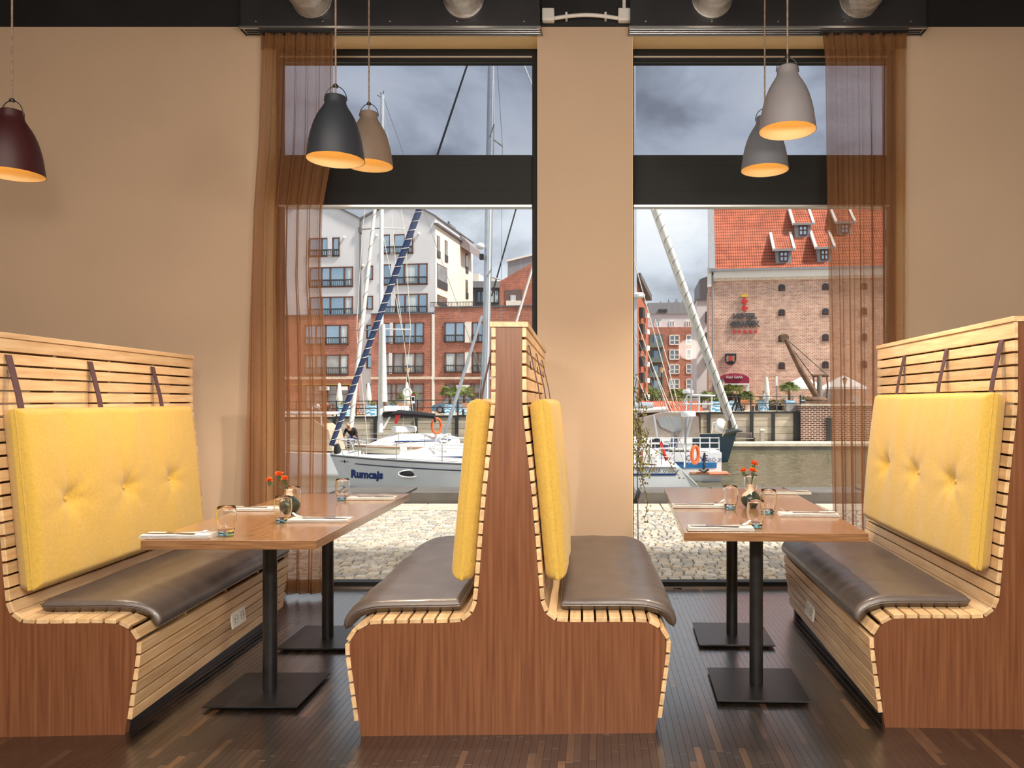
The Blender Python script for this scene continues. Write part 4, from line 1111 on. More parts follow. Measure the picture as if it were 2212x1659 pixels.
# leaning aluminium pole in front of the brick building
r = thing('flag_pole_spar', 'long aluminium spar leaning up from the boat deck', 'pole', P(957, 952, 38))
MB().tube([Vector((0, 0, 0)), P(1041, 682, 38)-P(957, 952, 38)], [.10, .07], 10).build('tube', M_alu, r, True)
MB().ball((0, 0, -.05), .16, 10, 6, (1.4, 1, .6)).build('foot', M_white, r)
r = thing('mast_stay', 'dark taut mast stay crossing the sky beside the thick mast', 'rope', P(1062, 640, 33)); MB().tube([Vector((0, 0, 0)), P(1122, 425, 33)-P(1062, 640, 33)], .035, 6).build('wire', M_dark, r)
r = thing('white_stay', 'white furled stay in front of the brick gable', 'rope', P(1108, 720, 33)); MB().tube([Vector((0, 0, 0)), P(1165, 530, 33)-P(1108, 720, 33)], .055, 6).build('roll', M_sail, r)

# canvas-hooded boat at the right
r = thing('motor_sailer', 'white boat with grey canvas hood lettered ANSÖ 39', 'boat', (P(1554, 0, 34.4).x-9.2, 35.2, WZ))
H3 = Hull(9.2, 3.3, 1.45, 1.30, .55, .88); H3.parts(r, M_gel, M_deck)
R3 = Matrix.Translation(-Vector(r.location))
L3 = lambda px, py, Y: R3 @ P(px, py, Y)
def strip3(px0, px1, py0, py1, m, name):
    x0, x1 = L3(px0, 0, 34).x, L3(px1, 0, 34).x; z0, z1 = P(0, py0, 34).z-WZ, P(0, py1, 34).z-WZ
    return MB().grid(lambda u, v: ((lambda x, z: (x, -H3.hb(x, z)-.02, z))(x0+(x1-x0)*u, z0+(z1-z0)*v)), 20, 3).build(name, m, r, True, None)
strip3(1455, 1546, 1010, 998, mat('sky_blue_stripe', S(44, 116, 178), .4), 'hull_stripe')
strip3(1366, 1475, 1002, 996, M_navy, 'hull_stripe')
for txt, px, py, sz in (('ANSÖ 39', 1536, 993, .24), ('OLINE', 1503, 989, .36)):
    me = textmesh(txt, sz, .004); me.materials.clear(); me.materials.append(M_text); c0 = L3(px, py, 34)
    for v in me.vertices:
        X, Z = c0.x+v.co.x, c0.z+v.co.y; v.co = (X, -H3.hb(X, Z)-.03, Z)
    put('lettering', me, r)
M_taupe = mat('taupe_hood_canvas', S(158, 144, 134), .9, .08, 3, bump=.15, bscale=10)
hp = [(1330, 925), (1366, 908), (1412, 897), (1432, 891), (1490, 891), (1504, 900), (1507, 943), (1330, 946)]
poly = [(L3(a, b, 35).x, L3(a, b, 35).z) for a, b in hp]
hood = MB().prism(poly, -1.0, 1.0).build('canvas_hood', M_taupe, r)
wp = [(1420, 905), (1440, 898), (1472, 901), (1473, 930), (1455, 934), (1428, 922)]
MB().prism([(L3(a, b, 34).x, L3(a, b, 34).z) for a, b in wp], -1.03, -1.0).build('hood_window', mat('clear_vinyl', S(158, 160, 162), .12, .06, 1), hood)
wp = [(1360, 918), (1376, 922), (1384, 930), (1381, 936), (1360, 937)]
MB().prism([(L3(a, b, 34).x, L3(a, b, 34).z) for a, b in wp], -1.03, -1.0).build('hood_window', MATS['clear_vinyl'], hood)
for a, b in (((1412, 897), (1420, 946)), ((1490, 891), (1476, 943)), ((1497, 893), (1484, 943))): line(r, 'hood_hoop', L3(*a, 33.9), L3(*b, 33.9), .05, M_alu)
MB().prism([(L3(a, b, 34).x, L3(a, b, 34).z) for a, b in ((1340, 944), (1392, 943), (1400, 946), (1495, 946), (1495, 972), (1340, 975))], -1.3, 1.3).build('cockpit_side', M_white, r)
def rail3(py, x0, x1, rad=.03): MB().tube([L3(x0, py, 33.8), L3(x1, py, 33.8)], rad, 6).build('guard_rail', M_white, r)
for py in (946, 957, 969): rail3(py, 1366, 1554, .026)
for px in (1366, 1382, 1407, 1430, 1454, 1480, 1512, 1533, 1553): MB().tube([L3(px, 944, 33.8), L3(px, 983, 33.8)], .028, 6).build('rail_post', M_white, r)
MB().tube([L3(1537, 935, 33.8), L3(1540, 913, 33.8), L3(1560, 912, 33.8), L3(1561, 935, 33.8)], .03, 6).build('pulpit_hoop', M_white, r, True)
line(r, 'mast', L3(1371, 960, 35.2), L3(1367.5, 120, 35.2), .13, M_alu, 12)
for a, b, rad, m in (((1340, 874), (1411, 876), .15, M_alu), ((1340, 888), (1442, 884), .13, M_sail)): line(r, 'boom', L3(*a, 34.6), L3(*b, 34.6), rad, m, 10)
for a, b in (((1414, 800), (1475, 945)), ((1378, 700), (1443, 885)), ((1445, 800), (1480, 930)), ((1375, 810), (1398, 866)), ((1369, 560), (1480, 960)), ((1415, 690), (1448, 800))): line(r, 'shroud', L3(*a, 34.6), L3(*b, 34.6), .022, M_wirew)
MB().lathe([(.22, 0), (.27, .03), (.27, .14), (.2, .22), (.05, .23)], tuple(L3(1380.5, 643, 35)), 18).build('radar_dome', M_white, r, True)
line(r, 'radar_pole', L3(1489, 968, 34.4), L3(1494, 822, 34.4), .05, M_inox)
MB().lathe([(.24, 0), (.26, .06), (.24, .16), (.05, .2)], tuple(L3(1486, 850, 34.6)), 18).build('radar_dome', M_white, r, True)
MB().tube([L3(1478, 870, 34.6), L3(1485, 853, 34.6), L3(1545, 855, 34.6)], .05, 6).build('gantry', M_white, r)
MB().tube([L3(1470, 873, 34.6), L3(1540, 873, 34.6)], .04, 6).build('gantry', M_white, r)
for px in (1484, 1492, 1511, 1538): MB().tube([L3(px, 853, 34.6), L3(px-2, 888, 34.6)], .035, 6).build('gantry_leg', M_white, r)
MB().bbox(tuple(L3(1530, 1021, 33.9)), (1.7, .5, .12), .03).build('boarding_plank', M_teak, r)
MB().bbox(tuple(L3(1552, 1023, 33.6)), (.9, .4, .10), .04).build('boarding_plank', mat('orange_board', S(224, 130, 100), .7), r)
MB().tube([L3(1521, 978+4*k, 33.7)+Vector((.03*math.sin(k*2), 0, 0)) for k in range(10)], .05, 6).build('anchor_chain', M_dark, r)
MB().tube([L3(1510, 1014, 33.6), L3(1521, 1019, 33.6), L3(1531, 1014, 33.6)], .05, 6).build('anchor', M_dark, r)
MB().grid(lambda u, v: Vector(L3(1556, 920, 33.9))+Vector((math.sin(PI*v)*math.cos(2*PI*u), math.sin(PI*v)*math.sin(2*PI*u), 1.2*math.cos(PI*v)))*(.26+.07*nz(u*5, v*5, 2)), 16, 10, True).build('white_cover_bag', M_white, r, True)
MB().grid(lambda u, v: L3(1563+8*u-3*v, 918+26*v-10*u, 33.7), 5, 5).build('flag', mat('yellow_blue_flag', S(226, 200, 96), .8, .1, 3, col2=S(96, 108, 150)), r, True)
for k, (px, py) in enumerate(((1410, 957), (1440, 962), (1419, 955), (1457, 952))): MB().bbox(tuple(L3(px, py+4, 33.9)), (.28, .2, .5), .08).build('fender_bag', [M_blackpl, mat('denim_blue', S(70, 84, 110), .9)][k % 2], r, True)

# blue-grey yacht end-on behind it
r = thing('blue_yacht', 'blue-grey yacht bow showing behind the white boat', 'boat', (P(1591, 0, 43.5).x, 43.5, WZ), PI-math.radians(70))
H4 = Hull(10, 3.2, 1.75, 1.4, 1.0, .8); H4.parts(r, mat('blue_grey_hull', S(78, 100, 116), .4, .06, 2), mat('weathered_deck', S(150, 140, 128), .8))
MBi = Matrix.Rotation(-(PI-math.radians(70)), 4, 'Z') @ Matrix.Translation(-Vector(r.location))
L4 = lambda px, py, Y: MBi @ P(px, py, Y)
MB().tube([L4(1568, 935, 43.6), L4(1590, 929, 43.4), L4(1604, 931, 43.2)], [.16, .16, .05], 8).build('bowsprit', mat('grey_plastic', S(110, 112, 112), .6), r, True)
furled(r, 'furled_genoa', L4(1590, 928, 43.4), L4(1417, 452, 43.6), .13, .20, M_sail, mw=M_dark, turns=20)
furled(r, 'furled_staysail', L4(1573, 908, 43.6), L4(1409, 452, 44.0), .13, .10, M_sail)
# low boats through the left curtain
r = thing('cabin_cruiser', 'white cabin cruiser seen through the sheer left curtain', 'boat', (P(560, 0, 37).x, 37, WZ))
H5 = Hull(4.6, 2.6, 1.3, 1.1, .5, .9); H5.parts(r, M_gel, M_deck)
q = Lp(560, 0, 36)
MB().prism([(1.0, 1.25), (3.9, 1.2), (3.7, 2.2), (2.9, 2.75), (1.8, 2.7), (1.2, 2.0)], -.9, .9).build('canopy', mat('beige_canopy', S(196, 176, 152), .9, .08, 3), r)
MB().bbox((2.4, 0, 3.0), (2.4, 1.7, .14), .05).build('hard_top', M_white, r)
for x in (1.5, 3.4): line(r, 'top_post', (x, -.8, 1.3), (x-.1, -.8, 2.95), .04, M_white)
rail_set(r, H5, [.6, 1.8, 3.0, 4.2], .6, M_white)
# ---------------------------------------------------------------- buildings on the far quay
class Fac:                                              # a facade plane through pixel (px,py) at depth Y, turned by slope k
    def __init__(s, px, py, Y, k): s.o = P(px, py, Y); s.k = k; s.c = math.sqrt(1+k*k); s.rz = math.atan(k)
    def depth(s, px): a = (px-PX)/F; return (s.o.y-s.k*s.o.x)/(1-a*s.k)
    def u(s, px): Y = s.depth(px); return ((px-PX)/F*Y-s.o.x)*s.c
    def z(s, px, py): return CH-(py-PY)/F*s.depth(px)-s.o.z
    def rect(s, xa, ya, xb, yb):
        m_ = (xa+xb)/2; return s.u(xa), s.u(xb), s.z(m_, yb), s.z(m_, ya)
    def bar(s, xa, ya, xb, yb, d0, d1):
        u0, u1, z0, z1 = s.rect(xa, ya, xb, yb); return MB().bar(u0, u1, d0, d1, z0, z1)
    def back(s, d):
        f = Fac(0, 0, 1, s.k); f.o = s.o+Vector((-math.sin(s.rz), math.cos(s.rz), 0))*d; f.d = d; return f
    def poly(s, pts, d0, d1): return MB().prism([(s.u(a), s.z(a, b)) for a, b in pts], d0, d1)
def fac_thing(name, label, fac): return thing(name, label, 'building', fac.o, fac.rz)
M_render = mat('white_render', S(226, 224, 226), .85, .04, .4, bump=.05, bscale=20)
M_rendcreamlit = mat('cream_sunlit_render', S(240, 230, 214), .85, .04, .4)  # warmer, lighter than the front render; on the flank it paints in sunlight
M_brown = mat('brown_window_frame', S(112, 74, 60), .6, .08, 3)
M_glassb = mat('sky_reflecting_glass', S(150, 178, 196), .06, .25, .25, metal=.85, col2=S(190, 204, 212))
M_glassd = mat('dim_shop_glass', S(120, 108, 100), .08, .3, .35, metal=.6, col2=S(196, 190, 182))
M_drape = mat('pale_drapes', S(214, 220, 222), .9, .15, 2, stretch=(6, 1, .2))
M_bal = mat('dark_balustrade', S(70, 70, 72), .5, .05, 3)
M_grey = mat('grey_zinc', S(150, 150, 154), .5, .06, .5, stretch=(6, 6, .3))
M_dgrey = mat('dark_zinc', S(104, 102, 104), .5, .08, .5, stretch=(6, 6, .3))
M_trimw = mat('white_cornice', S(244, 238, 228), .7, .03, .6)
def win(f, r, rect, mulls=(), rail=True, m=None, glass=None, drape=0, piers=(), trans=None):
    """frame with mullions at given fractions; panes and balustrade as sub-parts"""
    u0, u1, z0, z1 = f.rect(*rect); m = m or M_brown; t = .12; b = MB()
    b.bar(u0, u1, -.10, .05, z1-t, z1).bar(u0, u1, -.10, .05, z0, z0+t).bar(u0, u0+t, -.10, .05, z0, z1).bar(u1-t, u1, -.10, .05, z0, z1)
    for q in mulls: x = u0+(u1-u0)*q; b.bar(x-t*.6, x+t*.6, -.10, .05, z0, z1)
    if trans: z = z0+(z1-z0)*trans; b.bar(u0, u1, -.1, .05, z-t*.4, z+t*.4)
    w_ = b.build('window', m, r)
    ed = [0]+list(mulls)+[1]
    for a, c in zip(ed, ed[1:]):
        MB().bar(u0+(u1-u0)*a+t*.5, u0+(u1-u0)*c-t*.5, -.02, .0, z0+t*.6, z1-t*.6).build('pane', glass or M_glassb, w_)
    if drape:
        x = u0+(u1-u0)*drape; MB().bar(x, min(u1-t, x+.9), -.035, -.022, z0+t, z1-t).build('drape', M_drape, w_)
    for a, c in piers: MB().bar(u0+(u1-u0)*a, u0+(u1-u0)*c, -.14, .0, z0, z1).build('pier', M_render, w_)
    if rail:
        b = MB(); zr = z0+(z1-z0)*.36; b.bar(u0, u1, -.2, -.14, zr-.05, zr+.05); b.bar(u0, u1, -.19, -.15, z0+.1, z0+.15)
        n = max(3, int((u1-u0)/.22))
        for k in range(n+1): x = u0+(u1-u0)*k/n; b.bar(x-.018, x+.018, -.185, -.155, z0+.1, zr)
        b.build('balustrade', M_bal, w_)
    return w_
A = Fac(860, 883, 77, -.13)
r = fac_thing('apartment_building', 'white gabled apartment block with red brick lower floors', A)
A.poly([(540, 905), (540, 520), (560, 480), (672, 420), (745, 456.5), (780, 473.5), (865, 428), (940, 468), (940, 905)], 0, 13).build('wall', M_render, r)
A.poly([(540, 522), (560, 478), (672, 416), (745, 453.5), (780, 471), (865, 425), (943, 466), (943, 469), (865, 429), (780, 475), (672, 420.5), (560, 482)], -.25, 13.2).build('roof_edge', M_dgrey, r)
for (xa, ya, xb, nm) in ((540, 683, 775, 'a'), (806, 679, 937, 'b'), (943, 664, 1172, 'c')):
    A.bar(xa, ya, xb, 905, -.5, .5 if nm != 'c' else 5).build('brick_front', M_redbrick, r)
    A.bar(xa, ya-2, xb, ya+1, -.6, .5).build('ledge', M_dgrey, r)
    A.bar(xa, 814, xb, 819.5, -.62, -.4).build('string_course', mat('cream_course', S(226, 206, 182), .8), r)
A.bar(937, 680, 942.5, 905, -.56, .2).build('pier', M_trimw, r)
class Sub:                                              # same facade pushed forward onto the brick skin
    def __init__(s, f, d): s.f, s.d = f, d
    def rect(s, *a): return s.f.rect(*a)
# windows in the white upper floors
win(A, r, (668, 514, 734, 555), (.42, .62, .78), piers=((.62, .76),))
win(A, r, (827, 506, 893, 549), (.24, .37, .74, .83), piers=((.25, .37), (.74, .82)))
win(A, r, (669, 577, 763, 621), (.28, .48, .80), drape=.88)
win(A, r, (827, 570, 924, 616), (.22, .30, .48, .80), drape=.52, piers=((.20, .28),))
win(A, r, (669, 641, 763, 683), (.28, .48, .80), drape=.85)
win(A, r, (827, 635, 924, 678), (.22, .30, .50, .80), drape=.55, piers=((.20, .28),))
for ya, yb in ((574, 604.5), (639, 669), (702, 732), (765, 796), (830, 862)): win(A, r, (792, ya, 806, yb), (), False)
def pushed(w_):
    w_.location.y -= .5
for rc, mu, dr, pr in (((664, 703, 758, 746), (.26, .48, .80), .86, ()), ((664, 767, 758, 811), (.26, .48, .80), .84, ()), ((827, 698, 920, 744), (.24, .32, .54, .80), 0, ((.22, .29),)), ((832, 763, 920, 808), (.16, .26, .5, .78), .55, ((.15, .23),)), ((964, 697, 1007, 741), (.55,), 0, ()), ((964, 762, 1008, 806), (.55,), .1, ()), ((1023, 697, 1048, 741), (.5,), 0, ()), ((1023, 762, 1048, 806), (.5,), 0, ())):
    pushed(win(A, r, rc, mu, True, None, M_glassb if rc[1] < 740 else M_glassd, dr, pr))
for xa in ((1008, 697, 1022, 741), (1008, 762, 1022, 806)): A.bar(*xa, -.62, -.5).build('white_panel', M_trimw, r)
for rc, mu in (((665, 832, 759, 884), (.2, .46, .5, .74)), ((835, 829, 920, 884), (.18, .3, .62, .7)), ((965, 829, 1048, 884), (.25, .33, .68, .74))):
    w_ = win(A, r, rc, mu, False, None, M_glassd, trans=.62); pushed(w_); w_['label'] = 'brown-framed shop front'
def flatsign(f, r, rect, m, d=-.66): return f.bar(*rect, d, d+.06).build('shop_sign', m, r)
sg = flatsign(A, r, (697, 835, 718, 843), M_whitepl); u0, u1, z0, z1 = A.rect(697, 835, 718, 843)
textobj('lettering', 'KAIIA', .30, M_greytext, sg, ((u0+u1)/2, -.67, (z0+z1)/2), depth=.01)
flatsign(A, r, (742, 835, 757, 843), M_whitepl); flatsign(A, r, (990, 832, 1018, 850), M_whitepl)
A.bar(545, 830, 765, 831.5, -.7, -.5).build('sign_rail', mat('ochre_strip', S(206, 170, 80), .6), r)
# right flank, its sunlight painted in with a warmer, lighter render
def flank(px, py): # point on the side wall x = edge, receding
    e = A.u(940); a = (px-PX)/F; dx = math.sin(-A.rz); dy = math.cos(A.rz)
    X0 = A.o.x+e*math.cos(A.rz); Y0 = A.o.y+e*math.sin(A.rz)
    d = (a*Y0-X0)/(dx-a*dy); Y = Y0+d*dy; return d, CH-(py-PY)/F*Y-A.o.z
e = A.u(940)
def flankbox(xa, ya, xb, yb, t0, t1):
    d0, za = flank(xa, ya); d1, zb = flank(xb, yb); _, zc = flank(xb, ya); _, zd = flank(xa, yb)
    return MB().bar(e+t0, e+t1, d0, d1, (zb+zd)/2, (za+zc)/2)
MB().bar(e-.02, e+.03, 0, 12.6, -1, flank(940, 486)[1]).build('flank_render', M_rendcreamlit, r)
MB().prism([(0-.2, flank(940, 486)[1]), (12.9, flank(940, 486)[1]), (12.9, flank(940, 486)[1]+.18), (-.2, flank(940, 486)[1]+.18)], e-.1, e+.35, 'X').build('eave_gutter', M_dgrey, r)
for rc in ((943, 510, 949.5, 557), (960, 520, 966, 566), (1005, 548, 1010, 590), (1005, 605, 1010, 645), (943.5, 574, 965, 624), (943.5, 640, 965, 662)):
    w_ = flankbox(*rc, .02, .06).build('window', M_brown, r)
    xa, ya, xb, yb = rc; flankbox(xa+.8, ya+2, xb-.8, yb-2, .055, .075).build('pane', M_glassd, w_)
    flankbox(xa, ya+(yb-ya)*.68, xb, yb, .08, .12).build('balustrade', M_bal, w_)
A.back(8).poly([(948, 500), (956, 490), (982, 494), (1015, 528), (1015, 545)], 8, 12).build('roof_dormer', mat('mauve_zinc', S(150, 140, 142), .6), r)
A6 = A.back(7); ch = A6.bar(960, 490, 977, 525, 6.5, 7.9).build('chimney', M_rendcreamlit, r); A6.bar(958.5, 487, 978.5, 491, 6.4, 8).build('chimney_cap', M_grey, ch); A6.bar(967, 478, 970, 488, 7, 7.3).build('flue', M_dgrey, ch)
rl = MB(); u0, u1, z0, z1 = A.rect(933, 653, 1060, 664)
rl.bar(u0, u1, -.45, -.38, z1-.06, z1)
for k in range(40): x = u0+(u1-u0)*k/39; rl.bar(x-.02, x+.02, -.44, -.4, z0, z1)
rl.build('terrace_railing', M_bal, r)
pipe = MB().tube([(A.u(779.5), -.12, A.z(779.5, y)) for y in (474, 505, 512, 690)], .09, 8).build('downpipe', M_dgrey, r); A.bar(776.5, 492, 783, 504, -.3, 0).build('rain_hopper', M_dgrey, pipe)
for px, py in ((744, 513), (814, 509), (905, 505), (785, 574)): MB().ball((A.u(px), -.12, A.z(px, py)), .14, 8, 6).build('wall_lamp', M_white, r)
# brick-gabled house and zinc roofs to its right
Bq = Fac(1100, 883, 84, -.10)
r = fac_thing('brick_gable_house', 'red brick house with half gable beside the thick mast', Bq)
Bq.poly([(1079, 905), (1079, 608), (1149.5, 568), (1185, 548), (1185, 905)], 0, 8).build('wall', M_redbrick, r)
Bq.poly([(1094, 600), (1094, 563), (1150, 549), (1185, 541), (1185, 552), (1150, 570)], .6, 6).build('zinc_storey', M_grey, r)
Bq.poly([(1092, 564), (1092, 560), (1150, 546), (1185, 538), (1185, 542), (1150, 550)], .4, 6.2).build('roof_edge', M_trimw, r)
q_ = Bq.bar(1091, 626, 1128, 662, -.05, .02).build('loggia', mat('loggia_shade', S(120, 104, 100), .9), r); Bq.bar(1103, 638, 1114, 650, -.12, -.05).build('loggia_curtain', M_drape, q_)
Bq.bar(1094, 650, 1126, 662, -.2, -.12).build('balustrade', M_trimw, q_)
win(Bq, r, (1094, 695, 1122, 740), (.5,), True)
Cq = Fac(1040, 883, 92, -.08)
r = fac_thing('zinc_roof_house', 'low zinc-roofed house between the white flank and brick gable', Cq)
Cq.bar(1012, 620, 1085, 905, 0, 8).build('wall', M_dgrey, r)
Cq.poly([(1010, 622), (1016, 608), (1080, 608), (1086, 622)], -.3, 8).build('roof', M_grey, r)
Cq.bar(1014, 588, 1030, 610, 1, 4).build('roof_block', M_rendcreamlit, r); Cq.bar(1058, 597, 1068, 610, 1, 3).build('roof_block', M_rendcreamlit, r)
win(Cq, r, (1030, 628, 1048, 655), (.5,), False, M_bal); win(Cq, r, (1058, 626, 1078, 655), (.5,), False, M_bal)

# hotel
Hq = Fac(1541, 893, 73, -.13)
r = fac_thing('brick_hotel', 'old brick hotel with orange tiled roof and arched windows', Hq)
Hq.bar(1531, 600, 2050, 920, 0, 14).build('wall', M_oldbrick, r)
u0 = Hq.u(1541); u1 = Hq.u(2050); zc0, zc1 = Hq.z(1541, 607.6), Hq.z(1541, 588)
MB().bar(u0, u1, -.35, .2, zc0+.25, zc1).build('cornice', M_trimw, r); MB().bar(u0, u1, -.2, .2, zc0, zc0+.25).build('cornice_moulding', mat('cream_moulding', S(232, 216, 196), .8), r)
MB().bar(u0-.1, u1, -.6, -.3, zc1, zc1+.2).build('gutter', M_grey, r)
# tiled roof: corrugated plane
mt_ = bpy.data.materials.new('orange_pantiles'); mt_.use_nodes = True; t = mt_.node_tree; b = t.nodes['Principled BSDF']; b.inputs['Roughness'].default_value = .8; MATS['tiles'] = mt_
tcn = nd(t, 'ShaderNodeTexCoord'); sp = nd(t, 'ShaderNodeSeparateXYZ'); t.links.new(tcn.outputs['Object'], sp.inputs[0])
ml = nd(t, 'ShaderNodeMath', operation='MULTIPLY'); ml.inputs[1].default_value = 1/.36; t.links.new(sp.outputs[2], ml.inputs[0])
fr = nd(t, 'ShaderNodeMath', operation='FRACT'); t.links.new(ml.outputs[0], fr.inputs[0])
rp_ = nd(t, 'ShaderNodeValToRGB'); rp_.color_ramp.elements[0].color = (*S(96, 46, 32), 1); rp_.color_ramp.elements[1].color = (*S(186, 98, 68), 1); rp_.color_ramp.elements[1].position = .45
t.links.new(fr.outputs[0], rp_.inputs['Fac'])
nn = nd(t, 'ShaderNodeTexNoise'); nn.inputs['Scale'].default_value = 1.1; nn.inputs['Detail'].default_value = 8; t.links.new(tcn.outputs['Object'], nn.inputs['Vector'])
mr = nd(t, 'ShaderNodeMapRange'); mr.inputs['From Min'].default_value = .3; mr.inputs['From Max'].default_value = .7; mr.inputs['To Min'].default_value = .65; mr.inputs['To Max'].default_value = 1.2; t.links.new(nn.outputs['Fac'], mr.inputs['Value'])
hs = nd(t, 'ShaderNodeHueSaturation'); t.links.new(rp_.outputs[0], hs.inputs['Color']); t.links.new(mr.outputs[0], hs.inputs['Value']); t.links.new(hs.outputs[0], b.inputs['Base Color'])
SL = 1.15                                               # roof rise per metre of depth
def tiles(ua, ub, za, d0, d1, s_, m, name, r_, zf=None):
    n = int((ub-ua)/.055); N2 = int((d1-d0)*math.sqrt(1+s_*s_)/.36)+1
    bb = MB(); bb.grid(lambda u, v: (ua+(ub-ua)*u, d0+(d1-d0)*v, za+s_*(d1-d0)*v+.05*math.cos((ua+(ub-ua)*u)*2*PI/.22)), n+1, 2)
    return bb.build(name, m, r_, True, None)
ze = zc1+.2
tiles(Hq.u(1545), u1, ze, -.55, 10.5, SL, mt_, 'roof', r)
MB().prism([(-.55, ze-.3), (-.55, ze+.1), (10.5, ze+SL*11.05+.1), (10.5, ze+SL*11.05-.5)], Hq.u(1530.5), Hq.u(1545), 'X').build('verge_flashing', M_grey, r)
MB().prism([(-.3, ze-.4), (10.5, ze+SL*11-.4), (10.5, ze-3)], Hq.u(1533), u1, 'X').build('roof_core', M_dgrey, r)
Hq.bar(1528, 578, 1537, 620, -.3, .3).build('corner_pier', M_trimw, r)
MB().tube([(Hq.u(1539.5), -.2, Hq.z(1539, 595)), (Hq.u(1539.5), -.2, Hq.z(1539, 885))], .09, 8).build('downpipe', M_grey, r)
for px, py in ((1693+4*0, 0),): pass
def roofd(px, py):                                      # depth d where the pixel ray meets the roof
    q = (py-PY)/F; Y = Hq.depth(px); d = (CH-q*Y-Hq.o.z-ze-SL*.55)/(SL+q); return d
for (xa, ya, xb, yb, rt) in ((1710, 486, 1744, 513, 452), (1676, 541, 1710.5, 569, 505), (1766, 537, 1797, 566, 501), (1801, 483, 1832, 508, 452)):
    d = roofd((xa+xb)/2, yb); k = 1+d/Hq.depth((xa+xb)/2)
    ua, ub = Hq.u(xa)*k+(k-1)*Hq.o.x, Hq.u(xb)*k+(k-1)*Hq.o.x
    zz = lambda py: CH-(py-PY)/F*(Hq.depth((xa+xb)/2)+d)-Hq.o.z
    z0, z1 = zz(yb), zz(ya)
    dm = MB().bar(ua, ub, d, d+3, z0, z1).build('dormer', M_grey, r)
    w2 = (ub-ua)*.24; b = MB(); t_ = .07; c = (ua+ub)/2
    for q in (-w2, 0, w2): b.bar(c+q-t_, c+q+t_, d-.08, d, z0+.18*(z1-z0), z1-.12)
    for zq in (z0+.18*(z1-z0), z0+.55*(z1-z0), z1-.14): b.bar(c-w2, c+w2, d-.08, d, zq-t_, zq+t_*.8)
    b.build('dormer_window', M_brown, dm); MB().bar(c-w2, c+w2, d-.05, d-.01, z0+.18*(z1-z0), z1-.1).build('dormer_pane', M_glassb, dm)
    dd = 2.9; zr = .68*(dd+.35)
    tiles(ua-.15, ub+.15, z1+.05, d-.35, d+dd, zr/(dd+.35), mt_, 'dormer_roof', dm)
    for u in (ua-.2, ub+.2): MB().prism([(d-.4, z1-.1), (d-.4, z1+.18), (d+dd, z1+zr+.18), (d+dd, z1+zr-.2)], u-.12, u+.12, 'X').build('verge_board', M_trimw, dm)
    MB().bar(ua-.25, ub+.25, d-.48, d-.3, z1-.12, z1+.08).build('dormer_gutter', M_grey, dm)
def arch(f, r, cx, ya, yb, w=15, glass=None):
    u0, u1, z0, z1 = f.rect(cx-w/2, ya, cx+w/2, yb); W = (u1-u0)/2; c = (u0+u1)/2; rise = .32*W*2; zs = z1-rise
    ar = lambda g, zb: [(c-W-g, zb), (c+W+g, zb)]+[(c+(W+g)*math.cos(PI*k/12), zs+(rise+g)*math.sin(PI*k/12)) for k in range(13)]
    fr_ = MB().prism(ar(.12, z0-.1), -.03, .06).build('window', mat('pale_reveal', S(206, 182, 160), .8), r)
    MB().prism(ar(0, z0), -.06, -.03).build('sash', M_brown, fr_)
    MB().prism(ar(-.09, z0+.09), -.09, -.06).build('pane', mat('dark_arch_glass', S(74, 76, 82), .1, .2, 1, metal=.4), fr_)
    b = MB(); b.bar(c-.03, c+.03, -.11, -.09, z0, z1-.05); b.bar(c-W+.05, c+W-.05, -.11, -.09, (z0+zs)/2-.02, (z0+zs)/2+.03)
    b.build('glazing_bar', M_brown, fr_)
for cx, dy in ((1688.5, 0), (1783, -2), (1866, -3)):
    for ya, yb in ((614, 629), (667.5, 682.5), (723, 739), (782, 798)): arch(Hq, r, cx, ya+dy, yb+dy)
M_sgrey = mat('sign_dark_grey', S(78, 80, 84), .5, .03, 3); M_sred = mat('sign_red', S(214, 48, 56), .5, .03, 3)
def facetext(f, r, txt, cx, cy, hpx, m, d=-.12, name='sign_lettering', wpx=None, **kw):
    k = f.depth(cx)/F; me = textmesh(txt, hpx*k/.70, .16, **kw)
    xs = [v.co.x for v in me.vertices]; ww = max(xs)-min(xs); sc = (wpx*k/ww) if wpx else 1
    me.materials.clear(); me.materials.append(m)
    for v in me.vertices: v.co.x *= sc
    return put(name, me, r, (f.u(cx), d, f.z(cx, cy)), (PI/2, 0, 0))
facetext(Hq, r, 'HOTEL', 1608.5, 683.5, 11, M_sgrey, wpx=51, bold=.03)
facetext(Hq, r, 'GDAŃSK', 1608.5, 701, 12, M_sgrey, wpx=64, bold=.03)
def emblem(r, f, cx, cy, pts, m, name, sz, d0=-.2, d1=-.05):
    k = f.depth(cx)/F*sz; return MB().prism([(f.u(cx)+a*k, f.z(cx, cy)+c*k) for a, c in pts], d0, d1).build(name, m, r)
star = [(math.sin(PI*k/5)*(1 if k % 2 == 0 else .45), math.cos(PI*k/5)*(1 if k % 2 == 0 else .45)) for k in range(10)]
for cx in (1586, 1597.5, 1609, 1621, 1632.5): emblem(r, Hq, cx, 716.5, star, M_sred, 'sign_star', 4.2)
cross = []
for q in range(4):
    a = q*PI/2
    for (x, y) in ((-.16, .16), (-.55, 1), (.55, 1)): cross.append((x*math.cos(-a)-y*math.sin(-a), x*math.sin(-a)+y*math.cos(-a)))
for cy in (651, 666): emblem(r, Hq, 1608.7, cy, cross, M_sred, 'sign_cross', 6)
emblem(r, Hq, 1608.7, 638.5, [(-.7, -.5), (.7, -.5), (1.05, .5), (.5, .15), (0, .5), (-.5, .15), (-1.05, .5)], mat('sign_gold', S(226, 190, 70), .4), 'sign_crown', 7.5)
